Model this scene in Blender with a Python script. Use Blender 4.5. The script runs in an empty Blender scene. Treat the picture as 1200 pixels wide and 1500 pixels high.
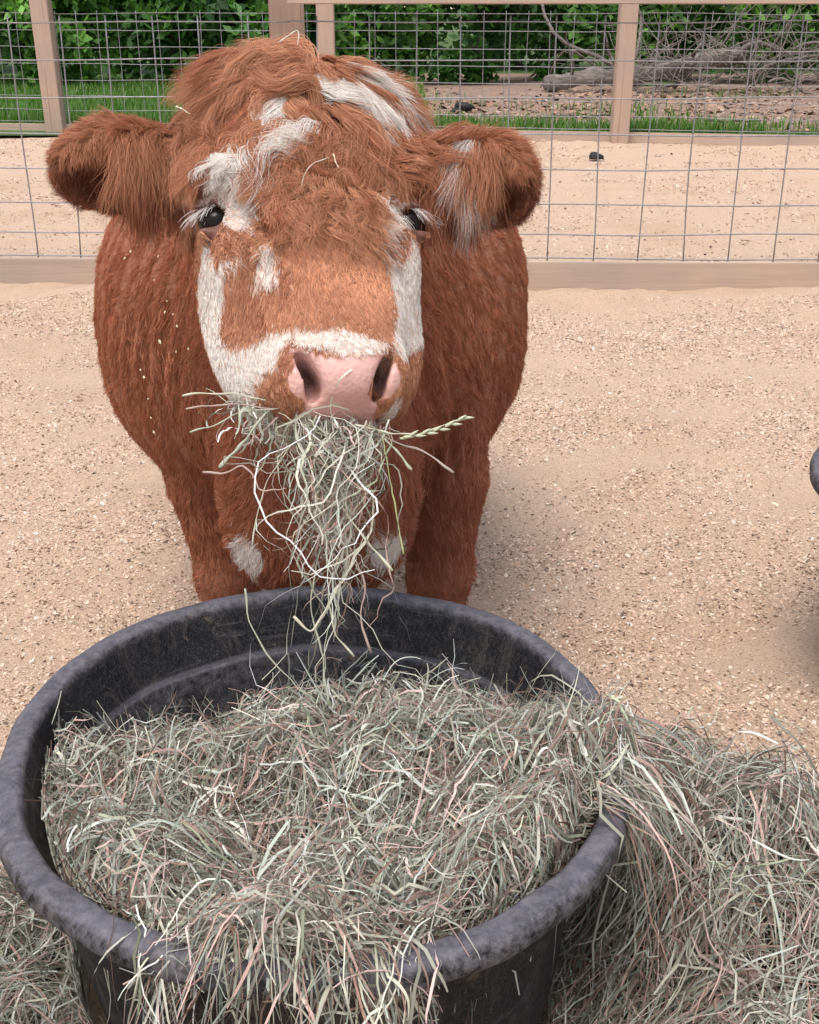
import bpy, bmesh, math, random, time
import numpy as np
from mathutils import Vector, Matrix, kdtree
import openvdb as vdb
T0 = time.time()
rng = np.random.default_rng(7)
random.seed(7)
R = math.radians
scene = bpy.context.scene
COL = scene.collection

# ------------------------------------------------------------------ camera, sky, sun, exposure
CAM_H = 1.2
PITCH = math.atan(744 / 1700.0)
cam_d = bpy.data.cameras.new('camera')
cam = bpy.data.objects.new('camera', cam_d); COL.objects.link(cam)
cam.location = (0, 0, CAM_H)
cam.rotation_euler = (math.pi / 2 - PITCH, 0, 0)
cam_d.sensor_fit = 'HORIZONTAL'; cam_d.sensor_width = 36.0
cam_d.lens = 36.0 * 1700 / 1200
cam_d.clip_start = 0.02; cam_d.clip_end = 1500
scene.camera = cam

world = bpy.data.worlds.new('World'); scene.world = world; world.use_nodes = True
wn, wl = world.node_tree.nodes, world.node_tree.links
wn.clear()
SUN_EL, SUN_AZ = R(70), R(205)          # azimuth from +Y, clockwise: behind and left of the camera
sky = wn.new('ShaderNodeTexSky'); sky.sky_type = 'NISHITA'; sky.sun_disc = False
sky.sun_elevation = SUN_EL; sky.sun_rotation = SUN_AZ
sky.dust_density = 4.0; sky.air_density = 1.0
hs = wn.new('ShaderNodeHueSaturation'); hs.inputs['Saturation'].default_value = 0.55
bg = wn.new('ShaderNodeBackground'); bg.inputs['Strength'].default_value = 0.14
wo = wn.new('ShaderNodeOutputWorld')
wl.new(sky.outputs[0], hs.inputs['Color']); wl.new(hs.outputs[0], bg.inputs['Color']); wl.new(bg.outputs[0], wo.inputs['Surface'])
sun_d = bpy.data.lights.new('sun', 'SUN'); sun_d.energy = 1.25; sun_d.angle = R(28); sun_d.color = (1.0, 0.975, 0.94)
sun = bpy.data.objects.new('sun', sun_d); COL.objects.link(sun)
sd = Vector((math.sin(SUN_AZ) * math.cos(SUN_EL), math.cos(SUN_AZ) * math.cos(SUN_EL), math.sin(SUN_EL)))
sun.rotation_euler = sd.to_track_quat('Z', 'Y').to_euler()
scene.view_settings.view_transform = 'Standard'
scene.view_settings.look = 'None'
scene.view_settings.exposure = 0.80
scene.view_settings.gamma = 1.0
scene.view_settings.use_curve_mapping = False
scene.render.engine = 'CYCLES'
scene.cycles.max_bounces = 6
scene.cycles.diffuse_bounces = 3
scene.cycles.transparent_max_bounces = 6
scene.cycles_curves.shape = 'RIBBONS'

# ------------------------------------------------------------------ helpers
def tag(o, label=None, cat=None, group=None, kind=None):
    if label: o['label'] = label
    if cat: o['category'] = cat
    if group: o['group'] = group
    if kind: o['kind'] = kind
    return o

def link(o, parent=None):
    COL.objects.link(o)
    if parent is not None: o.parent = parent
    return o

def empty(name, loc=(0, 0, 0)):
    o = bpy.data.objects.new(name, None); o.empty_display_size = 0.1
    o.location = loc
    return link(o)

def rel(o, parent):
    """parent that keeps world place (parents are only translated)"""
    o.parent = parent
    o.matrix_parent_inverse = Matrix.Translation(parent.location).inverted()
    return o

def npmesh(name, V, F, mat=None, smooth=True, col=None):
    V = np.ascontiguousarray(V, np.float32).reshape(-1, 3); F = np.ascontiguousarray(F, np.int32)
    n = F.shape[1]
    me = bpy.data.meshes.new(name)
    me.vertices.add(len(V)); me.vertices.foreach_set('co', V.ravel())
    me.loops.add(F.size); me.loops.foreach_set('vertex_index', F.ravel())
    me.polygons.add(len(F)); me.polygons.foreach_set('loop_start', np.arange(0, F.size, n, dtype=np.int32))
    me.polygons.foreach_set('use_smooth', np.full(len(F), smooth, bool))
    if col is not None:
        c = np.ones((len(V), 4), np.float32); c[:, :3] = col
        a = me.attributes.new('col', 'FLOAT_COLOR', 'POINT'); a.data.foreach_set('color', c.ravel())
    me.update(calc_edges=True)
    if mat: me.materials.append(mat)
    return me

def obj(name, me, parent=None):
    o = bpy.data.objects.new(name, me); link(o)
    if parent is not None: rel(o, parent)
    return o

def tube(path, rad, sides=8, cap=True):
    """one tube along path -> V, list of quads (+ end fans)"""
    P = np.asarray(path, float); K = len(P)
    rad = np.broadcast_to(np.asarray(rad, float), (K,))
    t = np.gradient(P, axis=0); t /= np.linalg.norm(t, axis=1, keepdims=True) + 1e-9
    ref = np.array([0, 0, 1.0]) if abs(t[:, 2]).mean() < .8 else np.array([1.0, 0, 0])
    a = np.cross(t, ref); a /= np.linalg.norm(a, axis=1, keepdims=True) + 1e-9
    b = np.cross(t, a)
    th = np.arange(sides) * 2 * math.pi / sides
    V = P[:, None] + rad[:, None, None] * (np.cos(th)[None, :, None] * a[:, None] + np.sin(th)[None, :, None] * b[:, None])
    V = V.reshape(-1, 3)
    F = []
    for k in range(K - 1):
        for s in range(sides):
            s2 = (s + 1) % sides
            F.append((k * sides + s, k * sides + s2, (k + 1) * sides + s2, (k + 1) * sides + s))
    if cap:
        F.append(tuple(range(sides - 1, -1, -1))); F.append(tuple(range((K - 1) * sides, K * sides)))
    return V, F

def pymesh(name, V, F, mat=None, smooth=True):
    me = bpy.data.meshes.new(name); me.from_pydata([tuple(v) for v in V], [], F); me.update()
    if smooth: me.polygons.foreach_set('use_smooth', [True] * len(me.polygons))
    if mat: me.materials.append(mat)
    return me

def board(name, size, mat, parent, loc, rotz=0, tilt=0, bevel=.004, wob=0.0):
    """a sawn board with softened arrises; size = (x,y,z), loc = centre of its base"""
    bm = bmesh.new(); bmesh.ops.create_cube(bm, size=1)
    for v in bm.verts: v.co = Vector((v.co.x * size[0], v.co.y * size[1], (v.co.z + .5) * size[2]))
    ax = max(range(3), key=lambda i: size[i])
    cuts = 8
    ed = [e for e in bm.edges if abs((e.verts[0].co - e.verts[1].co)[ax]) > size[ax] * .9]
    bmesh.ops.subdivide_edges(bm, edges=ed, cuts=cuts)
    bmesh.ops.bevel(bm, geom=[e for e in bm.edges if len(e.link_faces) == 2 and e.calc_face_angle() > .8], offset=bevel, segments=2, affect='EDGES')
    if wob:
        ph = random.random() * 6
        for v in bm.verts:
            s = math.sin(v.co[ax] * 1.7 + ph) * wob
            v.co[(ax + 1) % 3] += s
    me = bpy.data.meshes.new(name); bm.to_mesh(me); bm.free(); me.materials.append(mat)
    o = bpy.data.objects.new(name, me); link(o); o.location = loc; o.rotation_euler = (0, tilt, rotz)
    if parent is not None: rel(o, parent)
    return o

def at(px, py, depth):
    """point on the sight line of a place in the photo at a given depth in metres along the camera axis"""
    dx, v = (px - 600) / 1700, (py - 750) / 1700
    c, s = math.cos(PITCH), math.sin(PITCH)
    return np.array([dx * depth, depth * (c - v * s), CAM_H - depth * (s + v * c)])

def wnoise(P, scale, seed, dims=1, octs=5):
    """smooth pseudo noise in about [-1,1]: random plane waves"""
    g = np.random.default_rng(seed); P = np.asarray(P, float)
    out = np.zeros(P.shape[:-1] + (dims,))
    for d in range(dims):
        for o in range(octs):
            k = g.normal(size=P.shape[-1]); k /= np.linalg.norm(k); k *= scale * g.uniform(.6, 1.6)
            out[..., d] += np.sin(P @ k + g.uniform(0, 6.28))
    out /= math.sqrt(octs / 2.0) * 1.4
    return out[..., 0] if dims == 1 else out

def norm(v): return v / (np.linalg.norm(v, axis=-1, keepdims=True) + 1e-9)
def sstep(a, b, x):
    t = np.clip((x - a) / (b - a), 0, 1); return t * t * (3 - 2 * t)

# ------------------------------------------------------------------ materials
class NT:
    def __init__(s, name):
        s.m = bpy.data.materials.new(name); s.m.use_nodes = True
        s.n, s.l = s.m.node_tree.nodes, s.m.node_tree.links
        s.b = s.n['Principled BSDF']; s.b.inputs['Specular IOR Level'].default_value = .3
        s.tc = s.n.new('ShaderNodeTexCoord')
    def node(s, t, **kw):
        n = s.n.new(t)
        for k, v in kw.items(): setattr(n, k, v)
        return n
    def noise(s, scale, detail=5, rough=.6, vec=None, dist=0.0):
        n = s.n.new('ShaderNodeTexNoise'); n.inputs['Scale'].default_value = scale
        n.inputs['Detail'].default_value = detail; n.inputs['Roughness'].default_value = rough; n.inputs['Distortion'].default_value = dist
        s.l.new(vec or s.tc.outputs['Object'], n.inputs['Vector']); return n.outputs['Fac']
    def ramp(s, fac, stops, interp='LINEAR'):
        r = s.n.new('ShaderNodeValToRGB'); e = r.color_ramp.elements; r.color_ramp.interpolation = interp
        while len(e) < len(stops): e.new(.5)
        for k, (p, c) in enumerate(stops):
            e[k].position = p; e[k].color = (*c, 1) if len(c) == 3 else c
        s.l.new(fac, r.inputs[0]); return r.outputs[0]
    def mix(s, fac, a, b, mode='MIX'):
        m = s.n.new('ShaderNodeMix'); m.data_type = 'RGBA'; m.blend_type = mode
        for sock, v in ((m.inputs[0], fac), (m.inputs[6], a), (m.inputs[7], b)):
            if hasattr(v, 'is_linked'): s.l.new(v, sock)
            else: sock.default_value = v if not isinstance(v, tuple) else (*v, 1)
        return m.outputs[2]
    def scaled(s, sc, src='Object'):
        m = s.n.new('ShaderNodeMapping'); m.inputs['Scale'].default_value = sc
        s.l.new(s.tc.outputs[src], m.inputs['Vector']); return m.outputs[0]
    def attr(s, name):
        a = s.n.new('ShaderNodeAttribute'); a.attribute_name = name; return a.outputs['Color']
    def base(s, c): s.l.new(c, s.b.inputs['Base Color']) if hasattr(c, 'is_linked') else setattr(s.b.inputs['Base Color'], 'default_value', (*c, 1)); return s
    def rough(s, r): s.l.new(r, s.b.inputs['Roughness']) if hasattr(r, 'is_linked') else setattr(s.b.inputs['Roughness'], 'default_value', r); return s
    def bump(s, h, strength=.4, dist=.01):
        b = s.n.new('ShaderNodeBump'); b.inputs['Strength'].default_value = strength; b.inputs['Distance'].default_value = dist
        s.l.new(h, b.inputs['Height']); s.l.new(b.outputs[0], s.b.inputs['Normal']); return s

def wood(name, axis, light=(.47, .33, .25), dark=(.25, .155, .105)):
    m = NT(name)
    sc = [17, 17, 17]; sc[axis] = .55
    v = m.scaled(tuple(sc))
    g = m.noise(1.6, 6, .55, v, .6)
    c = m.ramp(g, [(.30, dark), (.47, light), (.56, tuple(x * .88 for x in light)), (.75, tuple(min(1, x * 1.1) for x in light))])
    blotch = m.noise(2.3, 3, .5)
    c = m.mix(m.ramp(blotch, [(.35, (0, 0, 0)), (.7, (.6, .6, .6))]), c, (.33, .27, .23))
    m.base(c).rough(.85).bump(g, .5, .004)
    return m.m

M = {}
M['wood_v'] = wood('weathered post timber', 2)
M['wood_x'] = wood('weathered board timber', 0, (.50, .37, .28), (.34, .24, .175))
m = NT('galvanised wire'); m.base(m.ramp(m.noise(30, 3), [(.3, (.20, .195, .20)), (.7, (.34, .33, .34))])).rough(.45); m.b.inputs['Metallic'].default_value = .35; M['wire'] = m.m

m = NT('sandy pen ground')
n1 = m.noise(1.1, 6, .62); n2 = m.noise(9, 8, .7); n3 = m.noise(150, 4, .7); n4 = m.noise(420, 2, .6)
c = m.ramp(n1, [(.30, (.49, .325, .215)), (.5, (.575, .410, .297)), (.72, (.545, .368, .250))])
c = m.mix(m.ramp(n2, [(.40, (0, 0, 0)), (.62, (.6, .6, .6))]), c, (.53, .395, .295))
c = m.mix(m.ramp(n3, [(.32, (.9, .9, .9)), (.47, (0, 0, 0))]), c, (.27, .175, .11))
c = m.mix(m.ramp(n3, [(.60, (0, 0, 0)), (.70, (.75, .75, .75))]), c, (.64, .52, .42))
h = m.mix(.35, n3, n4)
m.base(c).rough(.95).bump(h, .9, .012); M['sand'] = m.m

m = NT('chip litter'); m.base(m.attr('col')).rough(.85); M['chip'] = m.m
m = NT('bark mulch soil')
c = m.ramp(m.noise(3, 7, .7), [(.3, (.14, .085, .06)), (.55, (.24, .155, .115)), (.75, (.33, .235, .18))])
c = m.mix(m.ramp(m.noise(30, 4, .7), [(.45, (0, 0, 0)), (.65, (.6, .6, .6))]), c, (.40, .31, .25))
m.base(c).rough(.95).bump(m.noise(40, 5, .7), .6, .03); M['mulch'] = m.m
m = NT('lawn soil'); m.base(m.ramp(m.noise(4, 6), [(.3, (.035, .06, .015)), (.7, (.075, .13, .03))])).rough(.95); M['lawn'] = m.m

def leafmat(name):
    m = NT(name); m.base(m.attr('col')).rough(.5); m.b.inputs['Specular IOR Level'].default_value = .35
    t = m.node('ShaderNodeBsdfTranslucent'); m.l.new(m.mix(1.0, m.attr('col'), (1.3, 1.5, .5), 'MULTIPLY'), t.inputs['Color'])
    x = m.node('ShaderNodeMixShader'); x.inputs[0].default_value = .38
    m.l.new(m.b.outputs[0], x.inputs[1]); m.l.new(t.outputs[0], x.inputs[2]); m.l.new(x.outputs[0], m.n['Material Output'].inputs['Surface'])
    return m.m
M['leaf'] = leafmat('shrub leaf'); M['blade'] = leafmat('grass blade')
m = NT('bark'); g = m.noise(6, 6, .7, m.scaled((4, 4, 1)))
m.base(m.ramp(g, [(.3, (.045, .036, .030)), (.7, (.14, .115, .095))])).rough(.95).bump(g, .8, .03); M['bark'] = m.m
m = NT('bleached dead wood'); g = m.noise(5, 6, .7, m.scaled((1, 5, 5)), .5)
m.base(m.ramp(g, [(.28, (.07, .055, .047)), (.5, (.20, .165, .145)), (.75, (.36, .32, .295))])).rough(.95).bump(g, 1.0, .03); M['deadwood'] = m.m
m = NT('black clod'); m.base(m.ramp(m.noise(40, 4), [(.35, (.008, .008, .009)), (.7, (.03, .029, .03))])).rough(.6).bump(m.noise(60, 4), .7, .01); M['clod'] = m.m

m = NT('black rubber tub')
uva = m.node('ShaderNodeAttribute'); uva.attribute_name = 'wall'; mp = m.node('ShaderNodeMapping'); mp.inputs['Scale'].default_value = (5, 60, 1); m.l.new(uva.outputs['Vector'], mp.inputs['Vector'])
n1 = m.noise(17, 8, .72); n2 = m.noise(90, 5, .7); sc = m.noise(1.0, 8, .8, mp.outputs[0], .8)
c = m.ramp(n1, [(.32, (.005, .005, .006)), (.62, (.014, .0135, .0155)), (.80, (.045, .040, .038))])
geo = m.node('ShaderNodeNewGeometry'); sep = m.node('ShaderNodeSeparateXYZ'); m.l.new(geo.outputs['Normal'], sep.inputs[0])
up = m.ramp(sep.outputs['Z'], [(.45, (0, 0, 0)), (.92, (1, 1, 1))])
dust = m.mix(1.0, up, m.ramp(n1, [(.30, (.30, .30, .30)), (.52, (.70, .70, .70)), (.70, (1, 1, 1))]), 'MULTIPLY')
c = m.mix(dust, c, (.095, .093, .116))
st = m.noise(5, 8, .8, m.scaled((3, 3, .6)), 2.0); c = m.mix(m.ramp(st, [(.54, (0, 0, 0)), (.60, (.25, .25, .25)), (.66, (0, 0, 0))]), c, (.15, .125, .11))
scr = m.noise(14, 3, .6, m.scaled((9, 9, 1.2)), 3.0); c = m.mix(m.ramp(scr, [(.485, (0, 0, 0)), (.50, (.55, .55, .55)), (.515, (0, 0, 0))]), c, (.20, .185, .18))
c = m.mix(m.ramp(sc, [(.56, (0, 0, 0)), (.66, (.45, .45, .45))]), c, (.15, .14, .145))
c = m.mix(m.ramp(n2, [(.62, (0, 0, 0)), (.75, (.5, .5, .5))]), c, (.17, .155, .145))
edge = m.ramp(geo.outputs['Pointiness'], [(.505, (0, 0, 0)), (.54, (.5, .5, .5))]); c = m.mix(m.mix(1.0, edge, m.ramp(n2, [(.4, (0, 0, 0)), (.6, (1, 1, 1))]), 'MULTIPLY'), c, (.21, .20, .22))
bd = m.noise(22, 6, .75); c = m.mix(m.ramp(bd, [(.60, (0, 0, 0)), (.70, (.7, .7, .7))]), c, (.17, .125, .09))
m.base(c).rough(m.ramp(n1, [(.3, (.42, .42, .42)), (.7, (.72, .72, .72))])).bump(n2, .35, .003); m.b.inputs['Specular IOR Level'].default_value = .22
M['tub'] = m.m

def strandmat(name):
    m = NT(name); m.base(m.attr('col')).rough(.55); m.b.inputs['Specular IOR Level'].default_value = .35
    t = m.node('ShaderNodeBsdfTranslucent'); m.l.new(m.attr('col'), t.inputs['Color'])
    x = m.node('ShaderNodeMixShader'); x.inputs[0].default_value = .2
    m.l.new(m.b.outputs[0], x.inputs[1]); m.l.new(t.outputs[0], x.inputs[2]); m.l.new(x.outputs[0], m.n['Material Output'].inputs['Surface'])
    return m.m
M['hay'] = strandmat('dry hay')
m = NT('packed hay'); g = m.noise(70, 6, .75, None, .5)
m.base(m.ramp(g, [(.35, (.020, .016, .011)), (.6, (.055, .046, .031)), (.75, (.11, .095, .065))])).rough(.95).bump(g, 1.0, .02); M['gap_shade'] = m.m  # under-layer of hay coloured dark to imitate shade between the strands

def hairmat(name, rough=.45, trans=.28):
    m = NT(name); m.base(m.attr('col')).rough(rough); m.b.inputs['Specular IOR Level'].default_value = .35
    t = m.node('ShaderNodeBsdfTranslucent'); m.l.new(m.attr('col'), t.inputs['Color'])
    x = m.node('ShaderNodeMixShader'); x.inputs[0].default_value = trans
    m.l.new(m.b.outputs[0], x.inputs[1]); m.l.new(t.outputs[0], x.inputs[2]); m.l.new(x.outputs[0], m.n['Material Output'].inputs['Surface'])
    return m.m
M['hair'] = hairmat('cow hair')
m = NT('cow hide'); n = m.noise(260, 3, .6)
v = m.node('ShaderNodeTexVoronoi'); v.inputs['Scale'].default_value = 190; m.l.new(m.tc.outputs['Object'], v.inputs['Vector'])
m.base(m.mix(m.ramp(n, [(.4, (0, 0, 0)), (.7, (.25, .25, .25))]), m.attr('col'), (.50, .26, .22))).rough(.55)
at_ = m.node('ShaderNodeAttribute'); at_.attribute_name = 'nose'
bp = m.node('ShaderNodeBump'); bp.inputs['Distance'].default_value = .002; bp.inputs['Strength'].default_value = .35
m.l.new(v.outputs['Distance'], bp.inputs['Height']); m.l.new(bp.outputs[0], m.b.inputs['Normal'])
m.b.inputs['Subsurface Weight'].default_value = .12; m.b.inputs['Subsurface Radius'].default_value = (.012, .005, .003)
M['hide'] = m.m
m = NT('cow eye'); m.base((.010, .006, .005)).rough(.08); m.b.inputs['Specular IOR Level'].default_value = .16; M['eye'] = m.m
m = NT('hoof horn'); m.base(m.ramp(m.noise(30, 4), [(.3, (.05, .04, .035)), (.7, (.14, .11, .09))])).rough(.6); M['hoof'] = m.m
# ------------------------------------------------------------------ the ground: one sheet, fine near the camera
def axis(lo, hi, fine_lo, fine_hi, step):
    mid = np.arange(fine_lo, fine_hi + 1e-6, step)
    a = fine_lo - np.geomspace(step * 2, fine_lo - lo, 26)[::-1]; b = fine_hi + np.geomspace(step * 2, hi - fine_hi, 26)
    return np.concatenate([a, mid, b])
gx = axis(-600, 600, -3.2, 3.2, .03); gy = axis(-300, 900, .2, 7.0, .03)
def ground_h(x, y):
    P = np.stack([x, y], -1)
    h = .010 * wnoise(P, 2.2, 41) + .008 * wnoise(P, 7, 42) + .006 * wnoise(P, 19, 43, octs=7) + .0030 * wnoise(P, 48, 44, octs=7)
    h = h * np.exp(-np.maximum(np.hypot(x, y - 4) - 9, 0) / 4) - .012
    # grit banked up along the near fence board
    return h + .03 * np.exp(-((y - 5.22) / .10) ** 2) * (.5 + .5 * wnoise(P, 3.5, 45)) * (np.abs(x) < 6)
XX, YY = np.meshgrid(gx, gy, indexing='ij')
Vg = np.stack([XX, YY, ground_h(XX, YY)], -1)
ni, nj = XX.shape; ii = np.arange(ni - 1)[:, None] * nj + np.arange(nj - 1)[None]
Fg = np.stack([ii, ii + nj, ii + nj + 1, ii + 1], -1).reshape(-1, 4)
tag(obj('ground', npmesh('ground', Vg.reshape(-1, 3), Fg, M['sand'])), 'tan sandy pen ground with scattered grit', kind='structure')

def sheet(name, x0, x1, y0, y1, z, mat, wob, label):
    xs = np.linspace(x0, x1, 60); ys = np.linspace(y0, y1, 30)
    X, Y = np.meshgrid(xs, ys, indexing='ij')
    t = (ys - y0) / (y1 - y0)
    edge = wnoise(np.stack([X, Y * 0], -1), 1.3, 46) * wob
    Y = Y + edge * np.exp(-t[None] * 3)
    Z = z + .03 * wnoise(np.stack([X, Y], -1), .9, 47) * np.clip(t[None] * 6, 0, 1) * np.clip((1 - t[None]) * 6, 0, 1) + .0
    i = np.arange(59)[:, None] * 30 + np.arange(29)[None]
    F = np.stack([i, i + 30, i + 31, i + 1], -1).reshape(-1, 4)
    return tag(obj(name, npmesh(name, np.stack([X, Y, np.maximum(Z, z)], -1).reshape(-1, 3), F, mat)), label, kind='structure')
sheet('lawn', -80, 80, 12.0, 160, .012, M['lawn'], .0, 'grassy soil beyond the far fence')
sheet('mulch_bed', -.6, 40, 12.15, 23, .020, M['mulch'], .35, 'brown mulch bed under the fallen log')

# ---- grit and wood chips lying on the sand
def chips(n, x0, x1, y0, y1, s0, s1, seed, pw=1.0):
    g = np.random.default_rng(seed)
    y = y0 + (y1 - y0) * g.random(n * 3) ** pw; half = .42 * y + .35
    x = (g.random(n * 3) * 2 - 1) * np.minimum(half, x1)
    P = np.stack([x, y], -1)
    dens = .55 + .28 * wnoise(P * np.array([.5, 1.3]), 3.4, 51) + .36 * wnoise(P * np.array([.6, 1.6]), 9, 52)
    keep = g.random(n * 3) < np.clip(dens, .04, 1); x, y = x[keep][:n], y[keep][:n]; n = len(x)
    s = g.uniform(s0, s1, n) * g.uniform(.5, 1.3, n) * (.8 + .06 * y)
    a = g.uniform(0, 6.28, n); asp = g.uniform(.35, .8, n); tilt = g.normal(size=(n, 2)) * .33; hh = s * g.uniform(.25, .6, n)
    base = np.stack([x, y, ground_h(x, y)], -1)
    ang = np.array([0, 1.25, 2.2, 3.5, 4.9]); rr = g.uniform(.7, 1.2, (n, 5))
    lx = np.cos(ang)[None] * rr * s[:, None]; ly = np.sin(ang)[None] * rr * (s * asp)[:, None]
    ca, sa = np.cos(a)[:, None], np.sin(a)[:, None]
    wx, wy = lx * ca - ly * sa, lx * sa + ly * ca
    ring = np.stack([wx, wy, wx * tilt[:, :1] + wy * tilt[:, 1:] + (hh * .35)[:, None]], -1) + base[:, None]
    apex = base + np.stack([0 * s, 0 * s, hh], -1) + np.stack([g.normal(size=n) * s * .2, g.normal(size=n) * s * .2, 0 * s], -1)
    Vc = np.concatenate([ring, apex[:, None]], 1).reshape(-1, 3)
    o = np.arange(n)[:, None] * 6
    F = np.concatenate([np.stack([o[:, 0] + k, o[:, 0] + (k + 1) % 5, o[:, 0] + 5], -1) for k in range(5)])
    pal = np.array([[.62, .44, .33], [.68, .51, .39], [.56, .37, .26], [.66, .50, .39], [.38, .25, .175], [.74, .65, .56], [.15, .10, .075]])
    c = pal[g.choice(7, n, p=[.17, .18, .17, .14, .14, .07, .13])] * g.uniform(.8, 1.1, (n, 1))
    return Vc, F, np.repeat(c, 6, 0)
Vc, Fc, Cc = chips(170000, 0, 3.2, .9, 5.15, .0024, .0060, 5, .9)
tag(obj('grit', npmesh('grit', Vc, Fc, M['chip'], False, Cc)), 'pale grit and wood chips strewn over the sand inside the pen', 'grit', kind='stuff')
Vc, Fc, Cc = chips(36000, 0, 5.5, 5.5, 11.8, .004, .009, 6, .8)
tag(obj('grit', npmesh('grit', Vc, Fc, M['chip'], False, Cc)), 'pale grit scattered on the sand between the two fences', 'grit', kind='stuff')

# ------------------------------------------------------------------ fences: posts, boards and welded wire, every wire a part
def wire_mesh(L, r, seed, wob, vertical):
    g = np.random.default_rng(seed); K = 9 if vertical else 30
    s = np.linspace(0, L, K); w = wnoise(np.stack([s, s * 0], -1), 5.0, seed, 2) * wob
    P = np.stack([w[:, 0], w[:, 1], s], -1) if vertical else np.stack([s, w[:, 1] * .5, w[:, 0]], -1)
    Vw, Fw = tube(P, r, 6); return pymesh('wire', Vw, Fw, M['wire'])

def fence(label, pts, zbase, spacing, heights, posts, rail_z, board_h, seed, phase, near):
    root = empty('fence', (pts[1][0], pts[1][1], 0)); tag(root, label, 'fence')
    top = heights[-1]; rails = rail_z; rail_z = min(rails)
    vm = [wire_mesh(top - heights[0] + .05, .0034, seed + k, .0040 + .004 * (k == 3), True) for k in range(5)]
    for (ax, ay), (bx, by), rl in zip(pts[:-1], pts[1:], rails):
        L = math.hypot(bx - ax, by - ay); ang = math.atan2(by - ay, bx - ax); dx, dy = (bx - ax) / L, (by - ay) / L; nx, ny = -dy, dx
        hm = [wire_mesh(L, .0034, seed + 20 + k, .004, False) for k in range(2)]
        for k, z in enumerate(heights):
            o = bpy.data.objects.new('wire', hm[k % 2]); link(o); o.location = (ax, ay, z); o.rotation_euler = (0, 0, ang); rel(o, root)
        s = phase % spacing
        k = 0
        while s < L:
            o = bpy.data.objects.new('wire', vm[random.randrange(5)]); link(o)
            o.location = (ax + dx * s + nx * .006, ay + dy * s + ny * .006, heights[0] - .025); o.rotation_euler = (random.gauss(0, .006), random.gauss(0, .008), random.choice((0, 3.14))); rel(o, root)
            s += spacing; k += 1
        cx, cy = (ax + bx) / 2, (ay + by) / 2
        # bottom board on the near side, top rail above
        board('bottom_board', (L - .006, .038, board_h), M['wood_x'], root, (cx - nx * .026, cy - ny * .026, zbase), ang, wob=.004)
        board('top_rail', (L - .006, .088, .040), M['wood_x'], root, (cx - nx * .03, cy - ny * .03, rl), ang, wob=.002)
    for (x, y, w, lean) in posts:
        board('post', (w, w, max(rails) - .004 + .25), M['wood_v'], root, (x, y, -.25), 0, lean, .006)
    return root
HN_ = [.115, .225, .36, .515, .665, .82, .975, 1.13]
fence('nearer wire mesh fence with timber boards, right behind the cow', [(-4.6, 5.62), (-.52, 5.46), (4.6, 5.34)], -.085, .2097, HN_,
      [(-.545, 5.50 + .10, .145, 0.0), (-3.4, 5.68, .15, 0)], (1.30, 1.200), .190, 61, .115, True)
HF_ = [.10, .215, .35, .505, .655, .81, .965, 1.12]
fence('farther wire mesh fence with timber posts, beyond the sand strip', [(-7.5, 13.0), (-.8, 12.1), (6.5, 10.9)], -.06, .2097, HF_,
      [(-3.60, 12.42, .175, -.012), (-.80, 11.99, .165, 0), (1.99, 11.54, .160, .006), (5.0, 11.04, .165, 0), (-6.6, 12.8, .17, 0)], (1.34, 1.34), .14, 81, .05, False)

# ------------------------------------------------------------------ beyond: lawn grass, shrubs, trees, fallen log, brush
def blades(n, xy, h0, h1, seed, w=.007, pal=((.055, .15, .022), (.085, .20, .030), (.12, .24, .05), (.16, .24, .07))):
    g = np.random.default_rng(seed); x, y = xy; n = len(x)
    hgt = g.uniform(h0, h1, n); a = g.uniform(0, 6.28, n); ln = g.uniform(.1, .7, n) * hgt
    b = np.stack([x, y, np.full(n, .012)], -1); d = np.stack([np.cos(a), np.sin(a), 0 * a], -1); s = np.stack([-np.sin(a), np.cos(a), 0 * a], -1) * w
    m = b + d * (ln * .3)[:, None] + np.array([0, 0, 1]) * (hgt * .6)[:, None]; t = b + d * ln[:, None] + np.array([0, 0, 1]) * hgt[:, None]
    Vb = np.stack([b - s, b + s, m + s * .7, m - s * .7, t], 1).reshape(-1, 3); o = np.arange(n) * 5
    F = np.concatenate([np.stack([o, o + 1, o + 2], -1), np.stack([o, o + 2, o + 3], -1), np.stack([o + 3, o + 2, o + 4], -1)])
    c = np.array(pal)[g.integers(0, len(pal), n)] * g.uniform(.7, 1.2, (n, 1)); return Vb, F, np.repeat(c, 5, 0)
g = np.random.default_rng(3)
gxs, gys = [], []
n = 42000; x = g.uniform(-9, .2, n); y = 12.35 + 7.5 * g.random(n) ** 1.1 - .12 * x * 0; y = y + np.maximum(0, -.13 * x - .2); gxs.append(x); gys.append(y)
n = 16000; x = g.uniform(-.2, 7.5, n); y = 11.85 - .155 * (x - 1) + np.abs(g.normal(size=n)) * .55
k = g.random(n) < np.clip(.55 + .5 * wnoise(np.stack([x, y], -1), 3, 91), 0.03, 1); gxs.append(x[k]); gys.append(y[k])
n = 3000; x = g.uniform(0, 8, n); y = g.uniform(12.5, 18, n); k = g.random(n) < np.clip(wnoise(np.stack([x, y], -1), 1.6, 92) - .2, 0, 1); gxs.append(x[k]); gys.append(y[k])
gxs, gys = np.concatenate(gxs), np.concatenate(gys)
Vb, Fb, Cb = blades(0, (gxs, gys), .06, .17, 4, .008)
tag(obj('grass', npmesh('grass', Vb, Fb, M['blade'], True, Cb)), 'bright green grass growing beyond the far fence', 'grass', kind='stuff')

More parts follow.
